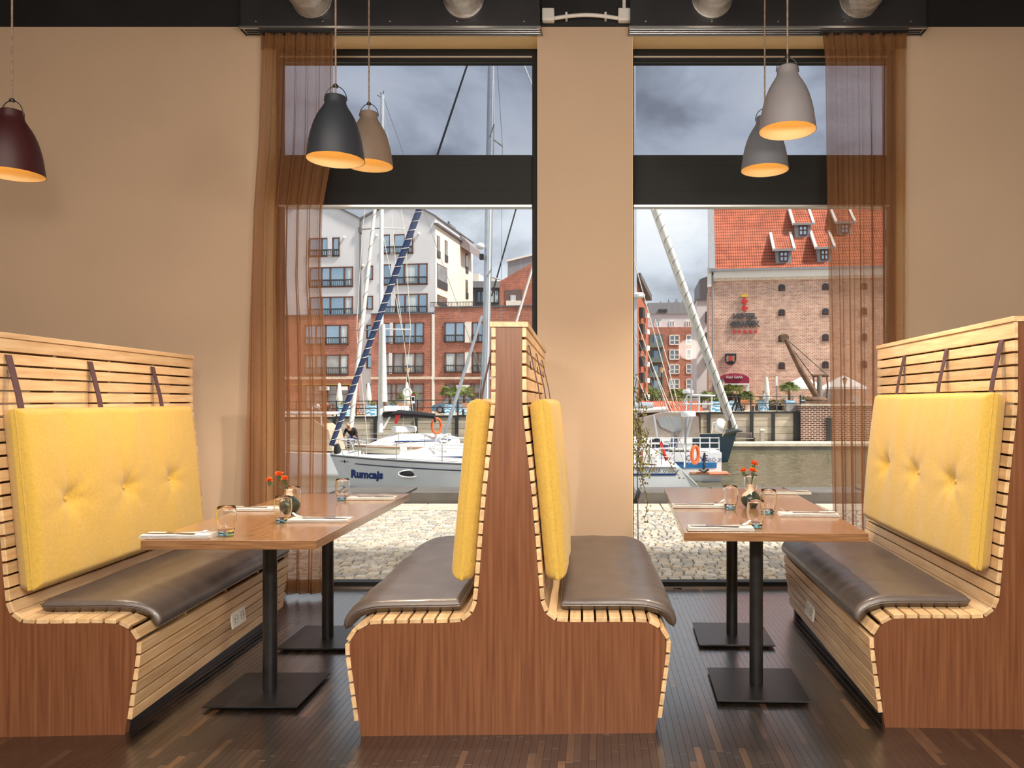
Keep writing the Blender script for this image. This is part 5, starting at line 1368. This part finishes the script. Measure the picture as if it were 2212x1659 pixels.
sh = emblem(r, Hq, 1578, 776, [(-1, 1), (1, 1), (1, -.2), (.7, -.75), (0, -1.05), (-.7, -.75), (-1, -.2)], M_blackpl, 'shield', 12)
emblem(sh, Hq, 1578, 775, [(-.3, .5), (.3, .5), (.3, -.2), (0, -.5), (-.3, -.2)], M_sred, 'shield_arms', 12, -.26, -.2)
for s_ in (-1, 1): emblem(sh, Hq, 1578+s_*6.3, 775, [(-.2, -.55), (.25, -.5), (.15, .1), (.3, .45), (-.1, .6), (-.3, .2)], mat('bronze_lion', S(150, 134, 112), .5), 'shield_lion', 12, -.25, -.2)
# entrance canopy of the hotel
aw = thing('entrance_canopy', 'dark red arched entrance canopy lettered Hotel Gdańsk', 'canopy', Hq.o, Hq.rz)
u0, u1, z0, z1 = Hq.rect(1550, 809, 1614, 831); c = (u0+u1)/2; W = (u1-u0)/2
M_maroon = mat('maroon_canvas', S(150, 40, 66), .8, .06, 2)
ap = [(c-W, z0), (c+W, z0)]+[(c+W*math.cos(PI*k/14)*1.0, z0+.45+(z1-z0-.45)*math.sin(PI*k/14)) for k in range(15)]
MB().prism(ap, -3, -.1).build('canopy_cover', M_maroon, aw)
MB().bar(c-W, c+W, -3.05, -2.95, z0-.08, z0+.05).build('valance', M_white, aw)
for s_ in (-1, 1): MB().bar(c+s_*W-.28 if s_ > 0 else c-W, c+W if s_ > 0 else c-W+.28, -2.9, -2.6, Hq.z(1580, 852), z0).build('side_drape', M_white, aw)
facetext(Hq, aw, 'Hotel  Gdańsk', 1583, 817, 5.5, M_white, -3.1, 'lettering', wpx=33)
for s_ in (-1, 1): MB().tube([(c+s_*(W-.1), -2.8, Hq.z(1580, 893)), (c+s_*(W-.1), -2.8, z0)], .05, 6).build('canopy_post', M_white, aw)
dr = arch(Hq, r, 1574, 836, 886, 24)
# background blocks between pillar and hotel
Dq = Fac(1455, 883, 104, -.05)
r = fac_thing('brick_flats', 'five-storey brick flats with grey roof behind the leaning sail', Dq)
Dq.bar(1380, 707, 1506, 905, 0, 10).build('wall', M_redbrick, r); Dq.bar(1380, 676, 1506, 707, .8, 10).build('top_storey', M_render, r)
Dq.poly([(1378, 677), (1378, 674), (1400, 653), (1506, 652), (1506, 677)], .6, 10).build('roof', M_grey, r)
for rc in ((1446, 723.5, 1468, 745), (1482, 723, 1494, 744.5), (1446, 755, 1468, 777), (1482, 754, 1494, 776), (1446, 787, 1468, 808), (1482, 786, 1494, 807), (1446, 818, 1468, 840), (1482, 818, 1494, 840)):
    win(Dq, r, rc, (.5,) if rc[2]-rc[0] > 15 else (), False, M_trimw, M_glassb, trans=.45)
for xa in (1414, 1446, 1482): w_ = win(Dq, r, (xa, 692, xa+12, 706), (.5,), False, M_trimw); w_.location.y += .8
for ya in (722, 754, 786, 818): 
    lg = Dq.bar(1404, ya, 1433, ya+28, -.05, .02).build('loggia', mat('dim_loggia', S(112, 116, 116), .7), r); Dq.bar(1412, ya+4, 1422, ya+20, -.1, -.04).build('pane', M_glassb, lg); Dq.bar(1403, ya+19, 1434, ya+29, -.5, -.1).build('balcony', mat('sage_balcony', S(120, 134, 130), .7), lg)
for px in (1423, 1433): Dq.bar(px, 667, px+8, 673, .3, .6).build('skylight', M_bal, r)
for px, py, w_ in ((1443, 646, 8), (1458, 645, 12), (1473, 648, 9), (1495, 646, 9), (1425, 650, 7)): ch = Dq.bar(px, py, px+w_, 656, 3, 5).build('chimney', M_grey, r); Dq.bar(px+w_/2-1, py-7, px+w_/2+1, py, 3.9, 4.1).build('flue', M_dgrey, ch)
Eq = Fac(1517, 883, 90, -.05)
r = fac_thing('white_tower_house', 'narrow white house with dark zinc turret beside the hotel', Eq)
Eq.bar(1505, 648, 1534, 905, 0, 9).build('wall', M_render, r); Eq.poly([(1504, 649), (1511, 645), (1511, 604), (1526, 598), (1540, 598), (1540, 649)], -.2, 8).build('turret', M_dgrey, r)
for y in (674, 719, 765): Eq.bar(1523, y, 1531, y+24, -.5, -.05).build('balcony', M_bal, r)
Gq = Fac(1377, 883, 62, 2.6)
r = fac_thing('orange_brick_block', 'orange-red brick block receding beside the pillar edge', Gq)
Gq.poly([(1371, 905), (1371, 596), (1388, 640), (1400, 672), (1400, 905)], 0, 4).build('wall', mat('orange_facade', S(180, 104, 80), .85, .1, .6), r)
Gq.poly([(1371, 590), (1380, 606), (1396, 638), (1396, 650), (1371, 600)], -.5, 4).build('roof_edge', M_dgrey, r)
for ya in (665, 700, 735, 770, 805, 840):
    for xa in (1380, 1390): b_ = Gq.bar(xa, ya+(12 if xa == 1390 else 0), xa+5, ya+22, -.35, -.02).build('balcony', M_trimw if xa == 1390 else M_bal, r)

# ---------------------------------------------------------------- promenade furniture and people
M_leaf = mat('palm_leaf', S(132, 138, 62), .6, .25, 3, col2=S(84, 104, 50))
M_bark = mat('palm_bark', S(120, 96, 72), .9, .2, 6)
m = bpy.data.materials.new('blue_pattern_planter'); m.use_nodes = True; t = m.node_tree; b = t.nodes['Principled BSDF']; MATS['planter'] = m
tcn = nd(t, 'ShaderNodeTexCoord'); vo = nd(t, 'ShaderNodeTexWave', wave_type='RINGS'); vo.inputs['Scale'].default_value = 2.2; vo.inputs['Distortion'].default_value = 7; vo.inputs['Detail'].default_value = 1.5
cr2 = nd(t, 'ShaderNodeValToRGB'); cr2.color_ramp.elements[0].position = .45; cr2.color_ramp.elements[1].position = .55; cr2.color_ramp.elements[0].color = (*S(90, 168, 212), 1); cr2.color_ramp.elements[1].color = (*S(226, 238, 244), 1)
t.links.new(tcn.outputs['Object'], vo.inputs['Vector']); t.links.new(vo.outputs['Fac'], cr2.inputs['Fac']); t.links.new(cr2.outputs['Color'], b.inputs['Base Color']); M_plant = m
def gz(px, Y): return pz((px-PX)/F*Y)
def gp(px, Y): x = (px-PX)/F*Y; return Vector((x, Y, pz(x)))
PALM = {}
def frond_mesh(seed):
    rr = random.Random(seed); b = MB()
    for k in range(13):
        a = (k/12-.5)*PI*1.05; L_ = .5*(1-.15*abs(k-6)/6)
        d = Vector((math.cos(a), math.sin(a), -.25-.2*abs(a)))
        n = Vector((-math.sin(a), math.cos(a), 0))*.035
        p0 = Vector((.45, 0, .02)); p1 = p0+Vector((d.x*L_*.6, d.y*L_*.6, .05)); p2 = p0+d*L_
        i = len(b.v); b.v += [tuple(p0), tuple(p1-n), tuple(p2), tuple(p1+n)]; b.face((i, i+1, i+2, i+3))
    b.tube([(0, 0, 0), (.25, 0, .03), (.46, 0, .02)], .012, 4)
    return b.mesh('frond', M_leaf)
FR = [frond_mesh(i) for i in range(2)]
def palm(px, Y, h, label, pw=.75, ph=.85, planter=True, s=1.0, n=16):
    base = gp(px, Y); z0 = ph if planter else 0
    if planter:
        pl = thing('planter', 'patterned cube planter under the '+label, 'planter', base, 0, 'blue patterned planters')
        MB().bbox((0, 0, ph/2), (pw, pw, ph), .02).build('box', M_plant, pl); MB().bar(-pw*.45, pw*.45, -pw*.45, pw*.45, ph-.06, ph+.01).build('soil', M_bark, pl)
    r = thing('palm', label, 'palm', base+Vector((0, 0, z0)), px, 'potted fan palms')
    MB().tube([(0, 0, 0), (.02, 0, h*.55)], [.11*s, .08*s], 8).build('trunk', M_bark, r, True)
    rr = random.Random(int(px))
    for k in range(n):
        a = k*2.4; el = .15+1.1*rr.random()
        put('frond', FR[k % 2], r, (.02, 0, h*.55), (rr.uniform(-.4, .4), -el+.25, a), (s,)*3)
for a in ((881, 66, 1.0, 'small fan palm behind the parking machine'), (972, 62, 1.35, 'bushy fan palm left of the pair by the car'), (1003, 63, 1.35, 'bushy fan palm right of the pair by the car'),
          (1583, 68, 1.5, 'fan palm before the hotel entrance'), (1705, 64, 1.5, 'fan palm before the open white parasol')): palm(*a, s=1.15)
for a in ((1388, 66, 2.6, 'tall shaggy palm beside the pillar edge'), (1406, 70, 2.2, 'shaggy palm in front of the brick flats'), (1467, 66, 1.8, 'fan palm behind the radar gantry'), (1536, 68, 1.6, 'fan palm at the foot of the white tower house'), (1607, 70, 1.4, 'low fan palm right of the hotel door')): palm(*a, planter=False, s=1.4, n=22)
for px, Y, lb in ((744, 60.5, 'near the seated cafe guests'), (803, 60.5, 'beside the brown lattice screen'), (1543, 60, 'behind the boat gantry'), (1649, 61.6, 'behind the woman in white'), (850, 63, 'in front of the shop window'), (1597, 62, 'behind the walking couple'), (1738, 64.5, 'at the foot of the old crane')):
    pl = thing('planter', 'blue and white patterned planter box '+lb, 'planter', gp(px, Y), 0, 'blue patterned planters'); MB().bbox((0, 0, .42), (.72, .72, .84), .02).build('box', M_plant, pl)
    b = MB(); rr = random.Random(px)
    for k in range(60):
        c = Vector((rr.uniform(-.34, .34), rr.uniform(-.34, .34), .84+rr.random()*.35)); d = Vector((rr.uniform(-1, 1), rr.uniform(-1, 1), rr.uniform(-.2, 1))).normalized()*.12; n = d.cross(Vector((.3, .2, 1))).normalized()*.05
        i = len(b.v); b.v += [tuple(c-d), tuple(c+n), tuple(c+d), tuple(c-n)]; b.face((i, i+1, i+2, i+3))
    b.build('foliage', M_leaf, pl)['kind'] = 'stuff'
# hedge trough before the hotel terrace
r = thing('hedge_trough', 'long dark trough planted with a low hedge on the hotel terrace', 'planter', gp(1632, 64)); Lx = (1690-1629)/F*64
MB().bar(0, Lx, -.2, .3, 0, .42).build('trough', M_dark, r)
b = MB(); rr = random.Random(5)
for k in range(700):
    c = Vector((rr.random()*Lx, rr.uniform(-.25, .35), .42+rr.random()*.5)); d = Vector((rr.uniform(-1, 1), rr.uniform(-1, 1), rr.uniform(-.3, 1))).normalized()*.08; n = d.cross(Vector((.3, .2, 1))).normalized()*.04
    i = len(b.v); b.v += [tuple(c-d), tuple(c+n), tuple(c+d), tuple(c-n)]; b.face((i, i+1, i+2, i+3))
b.build('hedge', M_leaf, r)['kind'] = 'stuff'
for k, px in enumerate((1663, 1693, 1712, 1729)):
    g = thing('globe_lamp', 'white globe lamp on the hedge, %s from the left' % ('first', 'second', 'third', 'fourth')[k], 'lamp', gp(px, 65.2), 0, 'globe lamps'); MB().ball((0, 0, 1.08), .16, 12, 8).build('globe', M_white, g, True); MB().tube([(0, 0, 0), (0, 0, .95)], .02, 6).build('stake', M_dark, g)
r = thing('concrete_planter', 'plain grey concrete planter box beside the brick pier', 'planter', gp(1708, 59.2)); MB().bar(-.4, .4, -.3, .3, 0, .6).build('box', mat('grey_concrete', S(170, 164, 160), .85), r); MB().bar(-.34, .34, -.24, .24, .56, .61).build('soil', M_bark, r)
# parasols
def closed_parasol(px, Y, py_top, label, buoy=False):
    b0 = gp(px, Y); H_ = P(px, py_top, Y).z-b0.z
    r = thing('closed_parasol', label, 'parasol', b0, 0, 'closed parasols'); MB().tube([(0, 0, 0), (0, 0, H_)], .04, 8).build('pole', M_whitepl, r)
    MB().lathe([(.10, H_*.28), (.26, H_*.32), (.24, H_*.6), (.15, H_*.85), (.10, H_*.97), (.02, H_)], n=12).build('canopy', M_sail, r, True, 60); MB().lathe([(.25, H_*.55), (.25, H_*.57)], n=12).build('tie', M_whitepl, r)
for a in ((733, 61, 827, 'closed cream parasol nearest the curtain'), (796, 61, 827, 'closed cream parasol left of the white mast'), (879, 61, 825, 'closed cream parasol right of the white mast'), (1656, 61, 813.5, 'closed cream parasol behind the woman in white')): closed_parasol(*a)
r = thing('lifebuoy_ring', 'white lifebuoy hanging on the parasol by the parking machine', 'lifebuoy', P(880, 848, 60.4)); MB().tube([(.3*math.cos(a), 0, .3*math.sin(a)) for a in [2*PI*k/20 for k in range(21)]], .09, 8).build('ring', M_white, r, True)
for px, pe, yt, Y, lb in ((1734, 46, 813, 66, 'open white parasol beside the old crane'), (1821, 48, 811, 67, 'open white parasol seen through the right curtain')):
    b0 = gp(px, Y); zt = P(px, yt, Y).z-b0.z; zr = P(px, 836, Y).z-b0.z; R = pe/F*Y
    r = thing('open_parasol', lb, 'parasol', b0, .4, 'open white parasols')
    MB().openlathe([(R, zr), (R*.98, zr+.02), (R*.5, zr+(zt-zr)*.55), (.05, zt)], n=8).build('canopy', M_white, r); MB().openlathe([(R, zr), (R, zr-.22)], n=8).build('valance', M_white, r); MB().tube([(0, 0, 0), (0, 0, zt)], .04, 8).build('pole', M_whitepl, r)
    for k in range(8): MB().tube([(0, 0, zt-.1), (R*.97*math.cos(k*PI/4), R*.97*math.sin(k*PI/4), zr)], .015, 4).build('rib', M_whitepl, r)
    MB().lathe([(.3, 0), (.3, .1), (.05, .15)], n=12).build('foot', M_dark, r)
# lamp posts
def lantern(px, Y, py, label):
    b0 = gp(px, Y); H_ = P(px, py, Y).z-b0.z
    r = thing('street_lamp', label, 'street lamp', b0, 0, 'lantern street lamps'); MB().tube([(0, 0, 0), (0, 0, .8), (0, 0, H_-.75)], [.12, .06, .045], 8).build('post', M_dark, r, True)
    MB().lathe([(.09, H_-.72), (.2, H_-.30), (.2, H_-.28)], n=6).build('glass_lantern', mat('lantern_glass', S(226, 196, 150), .3), r); MB().lathe([(.25, H_-.28), (.12, H_-.12), (.04, H_-.05), (.02, H_)], n=6).build('hood', M_dark, r)
for a in ((881, 63, 786, 'lantern street lamp by the parking machine'), (1429, 63, 786, 'lantern street lamp before the brick flats'), (1560, 60, 817, 'lantern lamp in front of the hotel canopy'), (1825, 64.8, 813, 'lantern lamp seen through the right curtain')): lantern(*a)
r = thing('sign_post', 'thin grey sign post on the hotel promenade', 'sign', gp(1678, 60)); zt = P(1678, 813, 60).z-r.location.z; MB().tube([(0, 0, 0), (0, 0, zt)], .05, 8).build('post', M_grey, r); MB().bar(-.1, .06, -.08, -.04, zt-.75, zt).build('plate', M_whitepl, r)
r = thing('parking_machine', 'dark grey parking ticket machine on the far promenade', 'ticket machine', gp(893, 60)); MB().bbox((0, 0, .85), (.36, .3, 1.7), .03).build('cabinet', mat('charcoal_cabinet', S(70, 72, 76), .5), r); MB().bar(-.15, .15, -.17, -.14, .95, 1.55).build('front_panel', M_whitepl, r); MB().bar(-.12, .12, -.18, -.16, 1.2, 1.45).build('screen', M_blackpl, r); MB().bar(-.15, .15, -.18, -.15, 1.58, 1.66).build('header', M_red, r)
# cafe benches and lattice screens
def wbench(px, Y, w_, label, m):
    r = thing('wooden_bench', label, 'bench', gp(px, Y), 0, 'promenade benches')
    for k in range(3): MB().bar(-w_/2, w_/2, -.1+k*.16, .03+k*.16, .43, .47).build('slat', m, r)
    for k in range(3): MB().bar(-w_/2, w_/2, .36, .4, .55+k*.14, .66+k*.14).build('slat', m, r)
    for x in (-w_*.42, w_*.42): MB().bar(x-.05, x+.05, -.1, .38, 0, .44).build('leg', M_dark, r)
M_ow = mat('orange_wood', S(214, 142, 90), .7, .12, 5)
wbench(1614, 61.2, 1.15, 'orange wooden bench behind the walking couple', M_ow); wbench(1018, 60.3, 1.6, 'orange wooden bench beside the cube planters', M_ow); wbench(870, 62, 1.1, 'orange wooden bench left of the parking machine', M_ow)
for px, lb in ((783, 'between two cube planters'), (918, 'right of the parking machine'), (706, 'by the cafe behind the curtain')):
    r = thing('lattice_screen', 'brown wooden lattice screen '+lb, 'screen', gp(px, 61.5), 0, 'lattice screens'); m_ = mat('brown_lattice', S(166, 104, 72), .7)
    for x in (-.5, .5): MB().bar(x-.04, x+.04, -.03, .03, 0, .95).build('post', m_, r)
    for z in (.1, .9): MB().bar(-.5, .5, -.03, .03, z-.04, z+.04).build('rail', m_, r)
    for k in range(4):
        for s_ in (-1, 1): MB().box((-.37+k*.25, s_*.012, .5), (.025, .015, .95), Matrix.Rotation(s_*.45, 3, 'Y')).build('lath', m_, r)
# cars
def car(px, Y, Lc, Hc, m, label, rz=0):
    r = thing('parked_car', label, 'car', gp(px, Y), rz, 'parked cars')
    pr = [(-.5, .12), (-.5, .42), (-.44, .52), (-.30, .60), (-.17, .93), (-.08, 1.0), (.22, 1.0), (.38, .66), (.49, .58), (.5, .16), (.46, .12)]
    bd = MB().prism([(a*Lc, z*Hc) for a, z in pr], -.85, .85).build('body', m, r)
    MB().prism([(a*Lc, z*Hc) for a, z in ((-.25, .62), (-.15, .90), (.04, .93), (.04, .62))], -.87, .87).build('side_window', M_glassd, bd); MB().prism([(a*Lc, z*Hc) for a, z in ((.06, .62), (.06, .93), (.21, .93), (.32, .66))], -.87, .87).build('side_window', M_glassd, bd)
    for x in (-.31, .31):
        for y in (-.78, .78):
            w_ = MB().lathe([(.32, -.1), (.32, .1)], n=20).build('wheel', M_blackpl, r, loc=(x*Lc, y, .32), rot=(PI/2, 0, 0)); MB().lathe([(.2, -.12), (.2, .12)], n=14).build('hubcap', M_chrome, w_)
    MB().box((-.485*Lc, -.6, .45*Hc), (.1, .35, .12)).build('headlamp', M_white, bd)
car(985, 70, 4.2, 1.5, mat('steel_blue_paint', S(96, 120, 142), .3, .05, 2), 'steel-blue hatchback parked behind the cube planters')
car(1800, 69, 4.6, 1.85, mat('silver_van_paint', S(196, 190, 184), .3, .04, 2), 'silver van parked behind the old crane')
# old hand crane
cb = P(1768, 871.8, 59); r = thing('dock_crane', 'rusty old iron dock crane with raised boom', 'crane', cb); C = lambda px, py, Y=59: P(px, py, Y)-cb
M_rust = mat('rusty_iron', S(122, 92, 72), .8, .2, 2, bump=.2, bscale=10)
MB().tube([C(1768, 862), C(1730, 800), C(1697, 733)], [.26, .22, .16], 10).build('boom', M_rust, r, True)
for px, py, a in ((1695, 730, .32),): MB().lathe([(a, -.1), (a*.8, -.05), (a*.8, .05), (a, .1)], n=18).build('sheave', M_rust, r, loc=C(px, py), rot=(PI/2, 0, 0))
MB().tube([C(1771, 862), C(1770, 812)], [.24, .18], 10).build('post', mat('pale_iron', S(140, 128, 118), .8), r, True)
MB().tube([C(1754, 811), C(1789, 811)], .12, 8).build('cross_beam', M_rust, r)
for px in (1757, 1786): MB().tube([C(px, 811), C(px+2, 835), C(px, 862)], .07, 8).build('strut', M_rust, r)
for a, b_ in (((1700, 733), (1788, 811)), ((1702, 740), (1754, 811))): MB().tube([C(*a), C(*b_)], .035, 6).build('tie_rod', M_dark, r)
MB().ball(tuple(C(1764, 864)), .55, 14, 8, (1.6, .9, .55)).build('winch_drum', M_rust, r, True)
MB().bar(-1.2, 1.4, -.5, .6, -.0, .2).build('base', M_rust, r)
# kiosk with terracotta roof
q = Lp(1448, 905, 56); r = thing('quay_kiosk', 'low dark kiosk with ribbed terracotta roof at the water', 'kiosk', q.o)
q.bar(MB(), 1366, 1515, .3, 1.75, 946, 888).build('wall', mat('dark_timber', S(86, 64, 54), .8), r)
m_t = mat('terracotta_sheet', S(206, 116, 90), .7, .08, 1)
b = MB(); b.grid(lambda u, v: (q.x(1376)+(q.x(1521)-q.x(1376))*u-(.3*v if u > .5 else -.3*v), -.2+2.0*v, q.z(889)+.75*v+.04*math.cos(u*2*PI*30)), 241, 2); b.build('roof', m_t, r, True, None)
MB().bar(q.x(1376), q.x(1520), -.22, -.12, q.z(890.5), q.z(888)).build('eave_board', M_trimw, r)
# people
def person(label, base, J, cols, sc=1.0):
    """one continuous skinned body; J: joints name->(x,y,z,r); coloured by the nearest limb"""
    E = [('pel', 'che'), ('che', 'nec'), ('nec', 'hea'), ('hea', 'top'), ('che', 'shl'), ('shl', 'ell'), ('ell', 'hal'), ('che', 'shr'), ('shr', 'elr'), ('elr', 'har'), ('pel', 'hil'), ('hil', 'knl'), ('knl', 'anl'), ('anl', 'tol'), ('pel', 'hir'), ('hir', 'knr'), ('knr', 'anr'), ('anr', 'tor')]
    names = list(J); me = bpy.data.meshes.new('person')
    me.from_pydata([Vector(J[n][:3])*sc for n in names], [(names.index(a), names.index(b)) for a, b in E], [])
    o = bpy.data.objects.new('person', me); COL.objects.link(o)
    sk = o.modifiers.new('skin', 'SKIN'); ss = o.modifiers.new('smooth', 'SUBSURF'); ss.levels = 1; ss.render_levels = 1
    for i, n in enumerate(names):
        d = me.skin_vertices[0].data[i]; d.radius = (J[n][3]*sc,)*2; d.use_root = n == 'pel'
    dg = bpy.context.evaluated_depsgraph_get(); dg.update(); m2 = bpy.data.meshes.new_from_object(o.evaluated_get(dg)); bpy.data.objects.remove(o)
    m2.materials.clear(); ms_ = ['skin', 'hair', 'top', 'legs', 'shoe']
    for k in ms_: m2.materials.append(cols[k])
    part = {'hea': 0, 'nec': 0, 'top': 1, 'hal': 0, 'har': 0, 'che': 2, 'shl': 2, 'shr': 2, 'ell': 2, 'elr': 2, 'pel': 3, 'hil': 3, 'hir': 3, 'knl': 3, 'knr': 3, 'anl': 3, 'anr': 3, 'tol': 4, 'tor': 4}
    for p in m2.polygons:
        n = min(names, key=lambda q: (Vector(J[q][:3])*sc-p.center).length); p.material_index = part[n]
        p.use_smooth = True
    o = put('person', m2, None, base); tag(o, label, 'person', 'people on the quay'); return o
def walk(face=1, lean=.02, st=.22):
    f = face
    return {'pel': (0, 0, .93, .15), 'che': (f*lean*3, 0, 1.28, .16), 'nec': (f*lean*4, 0, 1.46, .06), 'hea': (f*(lean*4+.03), 0, 1.58, .095), 'top': (f*lean*4, 0, 1.70, .075),
            'shl': (f*lean*3, -.19, 1.38, .07), 'ell': (f*.10, -.24, 1.12, .05), 'hal': (f*.24, -.22, .95, .04), 'shr': (f*lean*3, .19, 1.38, .07), 'elr': (-f*.12, .24, 1.12, .05), 'har': (-f*.12, .24, .88, .04),
            'hil': (0, -.09, .86, .10), 'knl': (f*st*.8, -.09, .48, .075), 'anl': (f*st*1.1, -.09, .09, .05), 'tol': (f*(st*1.1+.16), -.09, .04, .04), 'hir': (0, .09, .86, .10), 'knr': (-f*st*.3, .09, .47, .075), 'anr': (-f*st*1.5, .09, .12, .05), 'tor': (-f*(st*1.5-.14), .09, .05, .04)}
sk1 = mat('skin_tone', S(206, 158, 132), .6); hb1 = mat('dark_hair', S(52, 38, 32), .7); wt = mat('white_shirt', S(236, 238, 244), .8); jb = mat('pale_jeans', S(150, 186, 214), .85); bk = mat('black_clothes', S(44, 38, 38), .85); tb = mat('tan_trousers', S(120, 96, 84), .85); shoe = mat('white_shoes', S(220, 214, 208), .7); gh = mat('grey_hair', S(206, 172, 158), .7); pk = mat('pink_hat', S(216, 168, 156), .8)
person('woman in white shirt and pale jeans walking on the promenade', gp(1652, 60), walk(-1), dict(skin=sk1, hair=hb1, top=wt, legs=jb, shoe=shoe), .97)
person('person in black jacket striding left of the pair on the promenade', gp(1590, 60), walk(-1, .03, .3), dict(skin=sk1, hair=hb1, top=bk, legs=bk, shoe=shoe), 1.0)
person('person in dark clothes striding right of the pair on the promenade', gp(1597, 60.6), walk(-1, .03, .28), dict(skin=sk1, hair=mat('auburn_hair', S(128, 74, 52), .7), top=bk, legs=bk, shoe=shoe), .98)
person('person with pink cap behind the railing near the pillar', gp(1396, 61), walk(1, .01, .1), dict(skin=sk1, hair=pk, top=bk, legs=tb, shoe=shoe), .98)
sit = {'pel': (.05, 0, .12, .17), 'che': (-.12, -.10, .52, .19), 'nec': (-.18, -.2, .70, .08), 'hea': (-.20, -.30, .80, .11), 'top': (-.2, -.34, .92, .10), 'shl': (-.38, -.12, .58, .09), 'ell': (-.45, -.25, .30, .065), 'hal': (-.30, -.42, .12, .045), 'shr': (.12, -.16, .60, .09), 'elr': (.26, -.25, .34, .065), 'har': (.10, -.42, .16, .045),
       'hil': (-.10, -.04, .14, .12), 'knl': (-.18, -.42, .16, .09), 'anl': (-.12, -.46, -.22, .06), 'tol': (-.12, -.6, -.26, .045), 'hir': (.16, -.04, .14, .12), 'knr': (.14, -.45, .14, .09), 'anr': (.1, -.46, -.22, .06), 'tor': (.1, -.6, -.26, .045)}
person('bald man in dark jacket bending over on the boat bow', P(764, 951, 41.3), sit, dict(skin=sk1, hair=sk1, top=bk, legs=mat('navy_trousers', S(54, 58, 92), .85), shoe=bk), 1.0)
for k, (px, lb) in enumerate(((688, 'cafe guest in white seen beside the curtain edge'), (712, 'cafe guest in grey beside the closed parasol'))):
    person(lb, gp(px, 63)+Vector((0, 0, .32)), sit, dict(skin=sk1, hair=hb1, top=[wt, tb][k], legs=bk, shoe=bk), .95)
# trailing vine outside the right window
r = thing('trailing_vine', 'trailing vine with small leaves hanging outside beside the pillar', 'vine', (.26, 5.62, 1.6))
M_vl = mat('vine_leaf', S(172, 178, 108), .6, .25, 9, col2=S(140, 116, 74)); M_vs = mat('vine_stem', S(120, 92, 66), .8); rr = random.Random(12)
lf = MB()
for k in range(9):
    x0 = rr.uniform(.0, .09); pts = []; px_ = x0; zz = rr.uniform(-.45, -.1) if k < 6 else -.5; L_ = rr.uniform(.4, .75) if k < 7 else .35
    dx = rr.uniform(-.02, .08) if k != 8 else .35
    for j in range(12):
        t = j/11; p = Vector((px_+dx*t+.02*math.sin(j*.9+k), rr.uniform(-.01, .01), zz-L_*t)); pts.append(p)
        for q in range(3 if k < 7 else 2):
            c = p+Vector((rr.uniform(-.03, .03), rr.uniform(-.03, .02), rr.uniform(-.03, .03))); d = Vector((rr.uniform(-1, 1), rr.uniform(-.6, .6), rr.uniform(-1, .4))).normalized()*rr.uniform(.008, .015); n = d.cross(Vector((.2, 1, .1))).normalized()*rr.uniform(.006, .011)
            i = len(lf.v); lf.v += [tuple(c-d), tuple(c+n), tuple(c+d), tuple(c-n)]; lf.face((i, i+1, i+2, i+3))
    MB().tube(pts, .0025, 5).build('stem', M_vs, r, True)
MB().tube([(.04, 0, -1.6), (.03, 0, -.8), (.05, 0, -.1)], .004, 5).build('stem', M_vs, r)
lf.build('leaves', M_vl, r)['kind'] = 'stuff'
